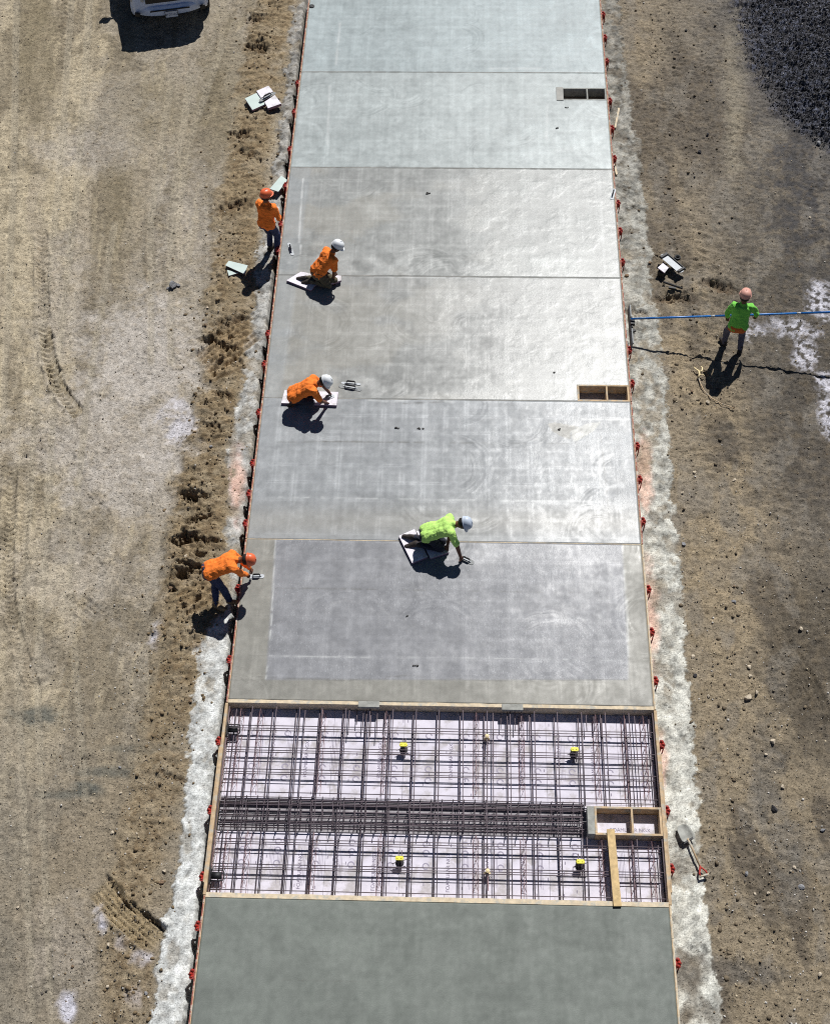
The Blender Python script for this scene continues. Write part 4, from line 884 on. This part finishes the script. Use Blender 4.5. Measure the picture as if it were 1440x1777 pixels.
    if hem:
        b=MB()
        for s in (-1,1): b.caps(pel+rt*.065*s-up*.05,pel+rt*.065*s-up*.04,.136,.136)
        b.caps(pel-up*.05,pel-up*.04,.136,.136); remesh(b,'shirt_hem',M[hem],t,.012,.01,9,seed+4,2)
    for an,kn,toe in ((anR,knR,toeR),(anL,knL,toeL)):
        tv=Vector(toe).normalized(); dn=(an-kn).normalized(); b=MB(); b.caps(an-dn*.08,an+dn*.02,.056,.05); b.caps(an+dn*.03-tv*.03,an+dn*.035+tv*.15,.05,.043); b.caps(an+dn*.045-tv*.03,an+dn*.05+tv*.15,.042,.04)
        remesh(b,'boot',M[boot],t,.010,.006,12,seed+7,2)
    rot=Matrix((hr,fc,hdv)).transposed()      # hat frame: x right, y front, z up
    b=MB(); b.lathe(head-fc*.008,[(.093,-.045),(.099,0),(.099,.05),(.08,.10),(.04,.118)],16,1,1.08,rot); b.build('hair',M['hair'],t,0,True) if not glove else None
    hc=head+hdv*.055-fc*.005; b=MB(); b.lathe(hc,[(.128,-.022),(.120,-.018),(.121,.0),(.116,.045),(.095,.088),(.055,.112),(.012,.120)],22,.93,1.12,rot)
    br=[]; n=24
    for k in range(n):
        a=2*math.pi*k/n; f_=max(0,math.sin(a)); rr=.126+.045*f_**1.5; br.append((rr*.96*math.cos(a),rr*1.10*math.sin(a)))
    vs=[hc+rot@Vector((x,y,-.020)) for x,y in br]+[hc+rot@Vector((x*.96,y*.96,-.012)) for x,y in br]+[hc+rot@Vector((x*.8,y*.8,-.010)) for x,y in br]+[hc+rot@Vector((x*.8,y*.8,-.022)) for x,y in br]
    fs=[]
    for q in range(3): fs+=[(q*n+k,q*n+(k+1)%n,(q+1)*n+(k+1)%n,(q+1)*n+k) for k in range(n)]
    fs+=[(3*n+k,3*n+(k+1)%n,(k+1)%n,k) for k in range(n)]; b.add(vs,fs)
    b.tube([hc+rot@Vector((0,-.115+.0*q,0))+rot@Vector((0,.23*q/8,.122*math.sin(math.pi*(q+.6)/9.2))) for q in range(9)],.011,6)
    b.build('hard_hat',M[hat],t,0,True)
    return t,dict(wrR=wrR+B,wrL=wrL+B,elR=elR+B,elL=elL+B,head=head+B,fw=fw,rt=rt,up=up,pel=pel+B,hr=hr,fc=fc)
X_=Vector((1,0,0)); Y_=Vector((0,1,0))
# a: standing beside the left form, back turned, looking over the slab
gA=gh(-3.83,11.04); pel=P(462,386,gA+.93)
tA,iA=person('person in orange shirt and orange hard hat standing upright beside the left form',(pel.x,pel.y,gA),pel,pel+Vector((.04,.06,.5)),(.93,-.35,0),(.10,.06,1),(.7,.7,-.6),
  pel+Vector((.26,.20,-.0)),pel+Vector((.08,.36,.12)),(pel.x+.14,pel.y-.0,gA+.09),(pel.x-.02,pel.y+.12,gA+.09),'orange','long','jeans','hatorange','bootdark',ehR=(.3,-.8,-.4),ehL=(-.5,-.5,-.5),khR=(.6,.6,0),khL=(.6,.6,0),toeR=(.7,.6,-.05),toeL=(.4,.8,-.05),seed=11)
# f: man with the pole, back to camera
gF=max(gh(5.68,8.5),gh(5.97,8.32)); pel=P(1281,563,gF+.90)
tF,iF=person('person in green hoodie and faded pink hard hat standing and holding the blue pole',(5.82,8.36,gF),pel,pel+Vector((.02,.10,.5)),(1,-.06,0),(.03,.12,1),(.2,1,-.5),
  P(1312,547,gF+.86)+Vector((0,.0,0)),P(1262,549,gF+.82),P(1284,606,gF+.09),P(1257,594,gF+.09),'green','long','jeansgrey','hatpink','bootdark',ehR=(.8,-.5,-.4),ehL=(-.8,-.5,-.4),khR=(.15,.8,0),khL=(-.3,.7,0),toeR=(.25,.95,-.05),toeL=(-.35,.9,-.05),palmR=(-.2,.2,-1),palmL=(.2,.2,-1),hem='orangebelt',seed=21)
# e: bent over the left form, trowelling the slab
gE=gh(-3.95,2.05); pel=P(366,989,gE+.92)
tE,iE=person('person in orange shirt and orange hard hat bending over the left form to trowel',(-3.93,2.1,gE),pel,pel+Vector((.43,.10,.17)),(.0,-1,0),(.90,-.06,.12),(.55,.0,-.85),
  P(436,1000,.10),P(441,993,.13),P(399,1043,gE+.10),P(375,1051,gE+.10),'orange','long','jeans','hatorange','boot',ehR=(-.2,-.6,-.5),ehL=(-.2,.6,-.5),khR=(.8,-.1,0),khL=(.7,.2,0),toeR=(.97,-.1,-.05),toeL=(.8,-.3,-.05),seed=31)
# c: kneeling on one foam pad, reaching right
pel=P(512,683,.40)
tC,iC=person('person in orange shirt and white hard hat kneeling on one long foam pad',(pel.x,pel.y,0),pel,pel+Vector((.42,.03,.27)),(.08,-1,.0),(.85,-.06,.42),(.6,-.1,-.8),
  P(566,698,.13),P(572,682,.12),P(511,698,.11),P(510,690,.12),'orange','short','navy','hatwhite','bootdark',ehR=(-.1,-.6,.3),ehL=(.2,.6,.3),kneeR=P(540,698,.24),kneeL=P(543,686,.24),toeR=(-.6,-.1,-.8),toeL=(-.6,.1,-.8),seed=41)
# b: kneeling on two pads, further up
pel=P(552,470,.38)
tB,iB=person('person in orange shirt and khaki trousers kneeling on two tilted foam pads',(pel.x,pel.y,0),pel,pel+Vector((.27,.14,.34)),(.55,-.8,0),(.55,.12,.75),(.75,.1,-.7),
  P(578,487,.10),P(583,476,.12),P(540,487,.11),P(531,482,.11),'orange','short','khaki','hatwhite','bootdark',ehR=(.2,-.6,.1),ehL=(.7,.4,.1),kneeR=P(570,495,.12),kneeL=P(580,486,.12),toeR=(-.9,-.1,-.4),toeL=(-.9,.2,-.4),seed=51)
# d: green shirt on two pads in the middle
pel=P(743,924,.48)
tD,iD=person('person in lime shirt and grey hard hat kneeling near the centre of the slab',(pel.x,pel.y,0),pel,pel+Vector((.44,.03,.22)),(.06,-1,0),(.88,-.10,.33),(.55,-.35,-.8),
  P(800,969,.11),P(776,950,.12),P(722,944,.11),P(717,932,.13),'lime','short','navy','hatgrey','bootdark',ehR=(.5,-.5,.3),ehL=(.5,.5,.1),kneeR=P(764,952,.12),kneeL=P(768,940,.12),toeR=(-.9,-.2,-.4),toeL=(-.9,.3,-.4),seed=61)
#@@PADS
def pad_(pts,z,th,label,m='foampad',name='foam_pad',cat='foam pad',group='foam kneeling pads'):
    w=[P(u,v,z+th) for u,v in pts]; c=sum(w,Vector())/len(w); t=thing(name,label,cat,(c.x,c.y,z),0,group)
    b=MB(); n=len(w); poly=[(q.x-c.x,q.y-c.y) for q in w]
    if sum(poly[i][0]*poly[(i+1)%n][1]-poly[(i+1)%n][0]*poly[i][1] for i in range(n))<0: poly=poly[::-1]
    b.prism(poly,.002,th-.006); b.build('core',M['foamedge'],t,.002)
    b=MB(); b.prism(poly,th-.0058,th); b.build('skin',M[m],t); return t
pad_([(494,677),(587,680),(584,703),(488,699)],.004,.055,'long white foam pad under the kneeling worker beside the steel float')
pad_([(497,486),(522,471),(560,478),(540,503)],.004,.05,'left one of the two tilted foam pads under the upper kneeling worker')
pad_([(548,474),(592,478),(592,486),(560,496),(541,480)],.058,.05,'right one of the two tilted foam pads, under the hands of the upper kneeling worker')
pad_([(692,930),(719,918),(742,966),(715,977)],.004,.055,'larger white foam pad, left of the two under the worker in lime green')
pad_([(722,921),(760,926),(779,958),(747,969)],.004,.055,'right one of the two foam pads under the worker in lime green')
# ------------------------------------------------------------ hand tools
def trowel(label,a,b_,wd,lift=.0,group='trowels and floats on the slab',name='trowel',m='steel',handle=True,hang=0):
    a=Vector(a); b_=Vector(b_); c=(a+b_)/2; d=b_-a; L=math.hypot(d.x,d.y); rz=math.atan2(d.y,d.x)
    t=thing(name,label,'trowel',(c.x,c.y,c.z),rz,group); b=MB(); n=10; poly=[]
    for i in range(n+1): q=math.pi/2-math.pi*i/n; poly.append((L/2-wd/2+wd/2*math.cos(q),wd/2*math.sin(q)))
    for i in range(n+1): q=-math.pi/2-math.pi*i/n; poly.append((-L/2+wd/2+wd/2*math.cos(q),wd/2*math.sin(q)))
    b.prism(poly[::-1],.002,.006); b.build('blade',M[m],t)
    if handle:
        b=MB(); b.box((0,0,.014),(L*.62,.022,.018)); b.build('spine',M['alum'],t,.003)
        b=MB(); b.tube([(-L*.22,0,.02),(-L*.22,0,.06),(-L*.16,0,.075),(L*.16,0,.075),(L*.22,0,.06),(L*.22,0,.02)],[.009,.009,.017,.017,.009,.009],8); b.build('handle',M['black'],t,0,True)
    return t
wr=iE['wrR']; trowel('magnesium hand float under the hands of the man bending over the left form',P(432,1001,.004),P(459,1000,.004),.085,m='alum')
trowel('finishing trowel in the right hand of the worker in lime green',P(796,966,.004),P(822,978,.004),.10)
trowel('steel hand float held by the worker on the long foam pad',P(560,694,.064),P(580,686,.064),.09,m='alum')
trowel('large steel trowel with black handle lying right of the long foam pad',P(588,669,.004),P(628,676,.004),.10,m='steel')
trowel('thin second float lying just above the large steel trowel',P(592,664,.005),P(626,667,.005),.05,m='alum')
trowel('small pale hand float by the left slab edge near the upper kneeling worker',P(501,421,.004),P(508,443,.004),.07,m='alum')
trowel('hand float with black handle at the right slab edge near the top',P(1061,346,.004),P(1066,327,.004),.08,m='alum')
def puck(u,v,rx,ry,label,m='black',h=.02):
    p=P(u,v,.004); b=MB(); b.lathe((0,0,0),[(rx,0),(rx*1.02,h*.5),(rx*.85,h),(rx*.5,h*.8)],14,1,ry/rx); o=b.build('lifting_recess',M[m],None,0,True,loc=(p.x,p.y,.001)); tag(o,label,'recess former')
puck(541,10,.07,.07,'black round rubber recess former in the top left corner of the slab')
def bits(u,v,label,seed,n=3,s=.03):
    p=P(u,v,.004); b=MB(); rr=random.Random(seed)
    for i in range(n): b.box((rr.uniform(-s*1.6,s*1.6),rr.uniform(-s*.5,s*.5),.008),(rr.uniform(.6,1.4)*s,s*.6,.014),rr.uniform(-.7,.7))
    o=b.build('debris_bit',M['debris'],None,.002,loc=(p.x,p.y,.003)); tag(o,label,'debris',group='dark bits stuck in the slab')
bits(745,335,'dark bit stuck in the slab surface in the fourth panel above the bay',1,3,.04); bits(958,647,'dark bit stuck in the slab left of the middle block-out',2,2,.035); bits(690,742,'pale dark-edged fleck left of another fleck below the steel trowel',3,3,.04); bits(731,743,'dark fleck in the slab below and right of the steel trowel',4,3,.04)
bits(705,1070,'small fleck in the slab below the foam pads',5,2,.03); bits(722,1156,'dark fleck in the slab just above the left grey plate',6,4,.03); bits(1085,5,'dark fleck at the very top of the slab',7,2,.03); bits(974,745,'black fleck on the curled slurry patch left of the right edge',8,2,.035)
bits(985,186,'small looped fleck left and below the top block-out',9,3,.03); bits(965,222,'dark dribble mark left of the trowel sweeps near the top right',10,3,.035)
# bull float and blue pole
e=Vector((3.70,8.93,.20)); hnd=(iF['wrL']+iF['wrR'])/2
zp=lambda x:.20+(x-3.72)*.155
p0=P(1094,553,zp(3.73)); p1=P(1288,546.5,zp(5.82)); dr=(p1-p0); p2=p0+dr*(4.95/dr.x)
t=thing('float_pole','long blue jointed float pole held level by the man in the green hoodie','pole',p0)
for i in range(3):
    a=p0+(p2-p0)*(i/3)-p0; b_=p0+(p2-p0)*((i+1)/3-.004)-p0
    b=MB(); b.cyl(a,b_,.021,.021,12); b.build('pole_section',M['blue'],t,0,True)
    b=MB(); b.cyl(b_-dr.normalized()*.05,b_+dr.normalized()*.03,.024,.024,12); b.build('coupling',M['alum'],t,0,True)
t=thing('bull_float','silver bull float blade with black bracket standing on edge against the right form','bull float',(3.74,p0.y-.05,.03))
b=MB(); b.box((.0,0,.0),(.025,1.05,.18),0,0,R(10)); b.box((.018,0,.05),(.03,1.03,.018),0,0,R(10)); b.build('blade',M['steel'],t,.004)
b=MB(); b.box((.03,.03,.10),(.09,.16,.07)); b.cyl((.02,-.12,.09),(.02,.18,.09),.02,.02,8); b.box((.04,-.17,.05),(.10,.06,.05),.5); b.build('pivot_bracket',M['black'],t,.004)
# shovel
a=PG(1190,1452,.03); e2=PG(1221,1521,.05); d=(e2-a); dn=Vector((d.x,d.y,0)).normalized(); rz=math.atan2(-dn.x,dn.y)
t=thing('shovel','shovel with slurry-caked blade and red D-handle lying right of the bay','shovel',a,math.atan2(dn.y,dn.x)-math.pi/2)
Ls=math.hypot(d.x,d.y)
b=MB(); secs=[]
for i,(y,w_,z_) in enumerate(((-.20,.06,.0),(-.18,.16,.0),(-.12,.22,.01),(0,.235,.02),(.08,.23,.03),(.10,.16,.035))):
    n=8; r=[(-w_/2+w_*k/n,y,z_+.05*(2*k/n-1)**2*(w_/.23)) for k in range(n+1)]; secs.append(r+[(x,y_,z2-.006) for x,y_,z2 in r[::-1]])
b.loft(secs); b.build('blade',M['concrete'],t,0,True)
b=MB(); b.tube([(0,.06,.035),(0,.2,.055),(0,Ls-.17,.05)],[.02,.018,.017],10); b.build('shaft',M['wood'],t,0,True)
b=MB(); b.box((0,.09,.045),(.20,.03,.02),R(14)); b.build('step_plate',M['black'],t,.003)
b=MB(); b.tube([(0,Ls-.20,.05),(0,Ls-.15,.05),(-.055,Ls-.06,.05),(-.06,Ls,.05)],.015,8); b.tube([(0,Ls-.15,.05),(.055,Ls-.06,.05),(.06,Ls,.05)],.015,8); b.build('yoke',M['red'],t,0,True)
b=MB(); b.cyl((-.075,Ls,.05),(.075,Ls,.05),.018,.018,10); b.build('grip',M['header'],t,0,True)
# wooden rake
pts=[PG(u,v,.03) for u,v in ((1211,652),(1215,665),(1222,679),(1233,690),(1251,700),(1275,709))]; o0=pts[0]; 
t=thing('hoe','curved wooden-handled hoe with cream fork head lying on the dirt below the blue pole','hoe',o0)
b=MB(); b.tube([q-o0 for q in pts],[.011,.012,.012,.011,.010,.009],8); b.build('handle',M['wood'],t,0,True)
b=MB(); b.tube([(-.01,-.05,.02),(.03,.0,.03),(.02,.10,.03),(-.04,.17,.02),(-.06,.22,.01)],[.015,.02,.02,.014,.01],8); b.tube([(.02,.07,.03),(.09,.12,.03),(.10,.20,.02),(.08,.24,.01)],[.018,.018,.014,.01],8); b.tube([(.03,.0,.03),(.10,.01,.03),(.13,-.03,.01)],[.016,.013,.009],8); b.build('fork_head',M['cream'],t,0,True)
# scraps and boards on the left
def slab_scrap(pts,z,th,label,m,name='foam_scrap',tilt=0,edge='foamedge'):
    return pad_(pts,z,th,label,m,name,'foam scrap',None)
zb=gh(*P(455,172,GZ)[:2])
pad_([(425,170),(446,160),(460,180),(438,190)],zb+.06,.05,'pale greenish foam scrap, leftmost of three on the berm at the upper left','foamgreen','foam_scrap','foam scrap','foam scraps on the upper berm')
pad_([(445,157),(466,148),(474,158),(453,169)],zb+.10,.04,'white foam scrap, topmost of three on the berm at the upper left','foampad','foam_scrap','foam scrap','foam scraps on the upper berm')
pad_([(459,176),(477,164),(488,179),(465,187)],zb+.08,.07,'white foam scrap, rightmost of three on the berm at the upper left','foampad','foam_scrap','foam scrap','foam scraps on the upper berm')
trowel('black-handled steel trowel lying across the three foam scraps',P(450,175,zb+.145),P(478,160,zb+.15),.09,group=None)
zb=gh(*P(408,466,GZ)[:2])
pad_([(397,452),(430,460),(424,475),(391,460)],zb+.06,.02,'white board scrap lying in the shadow of the standing man in orange','foamgreen','board_scrap','board scrap',None)
pad_([(394,468),(414,473),(397,478)],zb+.01,.02,'small white triangular scrap under the board in the shadow of the standing man','foamgreen','board_scrap','board scrap',None)
pad_([(468,327),(488,304),(499,312),(483,332)],GZ+.16,.03,'grey board leaning beside the head of the standing man in orange','dkconc' if False else 'foamgreen','board_scrap','board scrap',None)
# tool heap on the right dirt
z0=gh(*P(1160,465,GZ)[:2])
t=trowel('long pale metal float with black end clamps lying on tools on the right dirt',P(1148,440,z0+.20),P(1184,473,z0+.16),.16,group=None,m='alum',name='long_float',handle=False)
b=MB(); b.box((-.26,0,.02),(.06,.19,.05)); b.box((.27,0,.02),(.05,.17,.05)); b.box((0,.10,.0),(.62,.02,.06)); b.build('clamp_rail',M['black'],t,.003)
b=MB(); b.lathe((-.05,.20,-.02),[(.07,0),(.07,.05),(.045,.055),(.04,.0)],14); b.build('bracket_ring',M['black'],t,0,True)
pad_([(1150,456),(1160,464),(1153,473),(1141,464)],z0+.16,.03,'small white box lid under the long float on the right dirt','foampad','box_lid','lid',None)
b=MB(); q=P(1150,470,z0+.08); b.box((0,0,0),(.13,.26,.12),R(-35)); o=b.build('tool_case',M['black'],None,.01,loc=q); tag(o,'black tool case under the long float and white lid on the right dirt','case')
a=PG(1151,489,.06); b_=PG(1184,500,.06); b=MB(); c=(a+b_)/2; b.cyl(a-c,b_-c,.025,.022,8); b.box((-.02,-.07,-.01),(.16,.05,.04),-.2); o=b.build('metal_bar',M['black'],None,.003,loc=c); tag(o,'short black metal bar lying below the long float on the right dirt','bar')
for (u0,v0,u1,v1,l) in ((1074,186,1067,222,'upper pale wood stick leaning on the right white strip near the top block-out'),(1066,284,1070,303,'short pale wood sliver beside the right form near the top')):
    a=PG(u0,v0,.04); b_=PG(u1,v1,.03); c=(a+b_)/2; b=MB(); L=(a-b_).length; b.box((0,0,0),(.045,L,.02)); o=b.build('wood_stick',M['header'],None,.002,loc=c); o.rotation_euler=(0,0,math.atan2(b_.y-a.y,b_.x-a.x)-math.pi/2); tag(o,l,'stick')
#@@TRUCK
# ------------------------------------------------------------ pickup truck (nose towards the camera)
fl=P(241,52,GZ); fr=P(368,36,GZ); c=(fl+fr)/2; ang=math.atan2(fr.y-fl.y,fr.x-fl.x)
t=thing('pickup_truck','white pickup truck parked nose-down at the top left, only its front bumper in view','pickup truck',(c.x,c.y-.26,GZ-.0),ang)
def sec(y,w_,z0,z1,tw=.85,n=0):     # rounded body section at station y
    return [(-w_/2,y,z0),(w_/2,y,z0),(w_/2,y,z0+(z1-z0)*.75),(w_/2*tw,y,z1),(-w_/2*tw,y,z1),(-w_/2,y,z0+(z1-z0)*.75)]
b=MB(); b.loft([sec(.10,1.70,.55,1.10),sec(.30,1.86,.42,1.20),sec(1.3,1.90,.42,1.27,.9),sec(1.75,1.90,.42,1.30,.9),sec(3.7,1.90,.42,1.30,.9),sec(5.6,1.86,.48,1.28,.95)]); b.build('body',M['shaded_white'],t,.04,True)
b=MB(); b.loft([sec(1.45,1.72,1.24,1.30,.95),sec(2.05,1.66,1.24,1.86,.84),sec(2.3,1.64,1.24,1.92,.84),sec(3.3,1.62,1.24,1.92,.84),sec(3.65,1.66,1.24,1.80,.84)]); b.build('cab',M['shaded_white'],t,.04,True)
b=MB(); b.add([(-.74,1.50,1.32),(.74,1.50,1.32),(.66,2.02,1.84),(-.66,2.02,1.84)],[(0,1,2,3)]); b.build('windscreen',M['glass'],t)
for s in (-1,1):
    b=MB(); b.add([(s*.842,1.75,1.34),(s*.80,2.15,1.78),(s*.80,3.4,1.78),(s*.835,3.55,1.34)],[(0,1,2,3)]); b.build('side_window',M['glass'],t)
    m_=MB(); m_.box((s*1.10,1.72,1.42),(.22,.12,.28)); m_.box((s*.97,1.74,1.36),(.12,.05,.06)); m_.build('wing_mirror',M['shaded_white'],t,.03)
    b=MB(); b.box((s*.74,.20,.98),(.34,.16,.22),s*.25); b.build('headlight',M['lamp'],t,.03)
    b=MB(); b.box((s*.80,-.02+.055,.60),(.13,.05,.11),s*.35); b.build('fog_light',M['black'],t,.01)
    for yy in (.95,4.55):


        b=MB(); b.lathe((0,0,0),[(.26,-.13),(.37,-.12),(.39,-.06),(.39,.06),(.37,.12),(.26,.13)],24,1,1,Euler((0,math.pi/2,0)).to_matrix()); wo=b.build('wheel',M['tyre'],t,0,True,loc=(s*.86,yy,.39))
        b=MB(); b.lathe((0,0,0),[(.25,-.1),(.25,.1),(.06,.12*1)],16,1,1,Euler((0,math.pi/2,0)).to_matrix()); b.build('rim',M['alum'],wo,0,True)
b=MB(); secs=[]
for z_,dy_,wf in ((.46,.06,.97),(.50,.0,1.0),(.66,-.02,1.0),(.70,.0,.995),(.74,.03,.99)):
    r=[]; n=16
    for k in range(n+1): x=-1+2*k/n; r.append((x*.95*wf,dy_+.02+.30*abs(x)**3.2,z_))
    r+= [(x_*.98,y_+.20,z_) for x_,y_,z_ in r[::-1]]; secs.append(r)
b.loft(secs); b.build('front_bumper',M['shaded_white'],t,.012,True)
b=MB(); b.box((0,-.012,.665),(.98,.03,.025)); b.box((0,.0,.478),(.90,.02,.02)); b.build('air_slot',M['black'],t,.004)
b=MB(); secs=[]
for z_,dy_ in ((.74,.07),(.84,.05),(.93,.08),(.99,.12)):
    r=[]; n=14
    for k in range(n+1): x=-1+2*k/n; r.append((x*.93,dy_+.02+.24*abs(x)**3,z_))
    r+=[(x_*.98,y_+.25,z_) for x_,y_,z_ in r[::-1]]; secs.append(r)
b.loft(secs); b.build('fascia',M['shaded_white'],t,.01,True)
b=MB(); b.box((0,.045,.93),(1.12,.06,.13)); b.build('grille',M['black'],t,.01)
pl=MB(); pl.box((0,0,0),(.31,.012,.16)); po=pl.build('number_plate',M['hatgrey'],t,.003,loc=(.02,-.035,.55)); po.rotation_euler=(R(-12),0,0)
fr_=MB()
for cx_,cz,dx_,dz in ((0,.078,.32,.01),(0,-.078,.32,.01),(-.155,0,.01,.16),(.155,0,.01,.16)): fr_.box((cx_,-.008,cz),(dx_,.006,dz))
fr_.build('plate_frame',M['black'],po)
PT=text_mesh('8YD31A2',.075); PT.materials.clear(); PT.materials.append(M['darkblue']); o=put_text(po,(0,-.0075,-.005),0,PT); o.rotation_euler=(R(90),0,0)
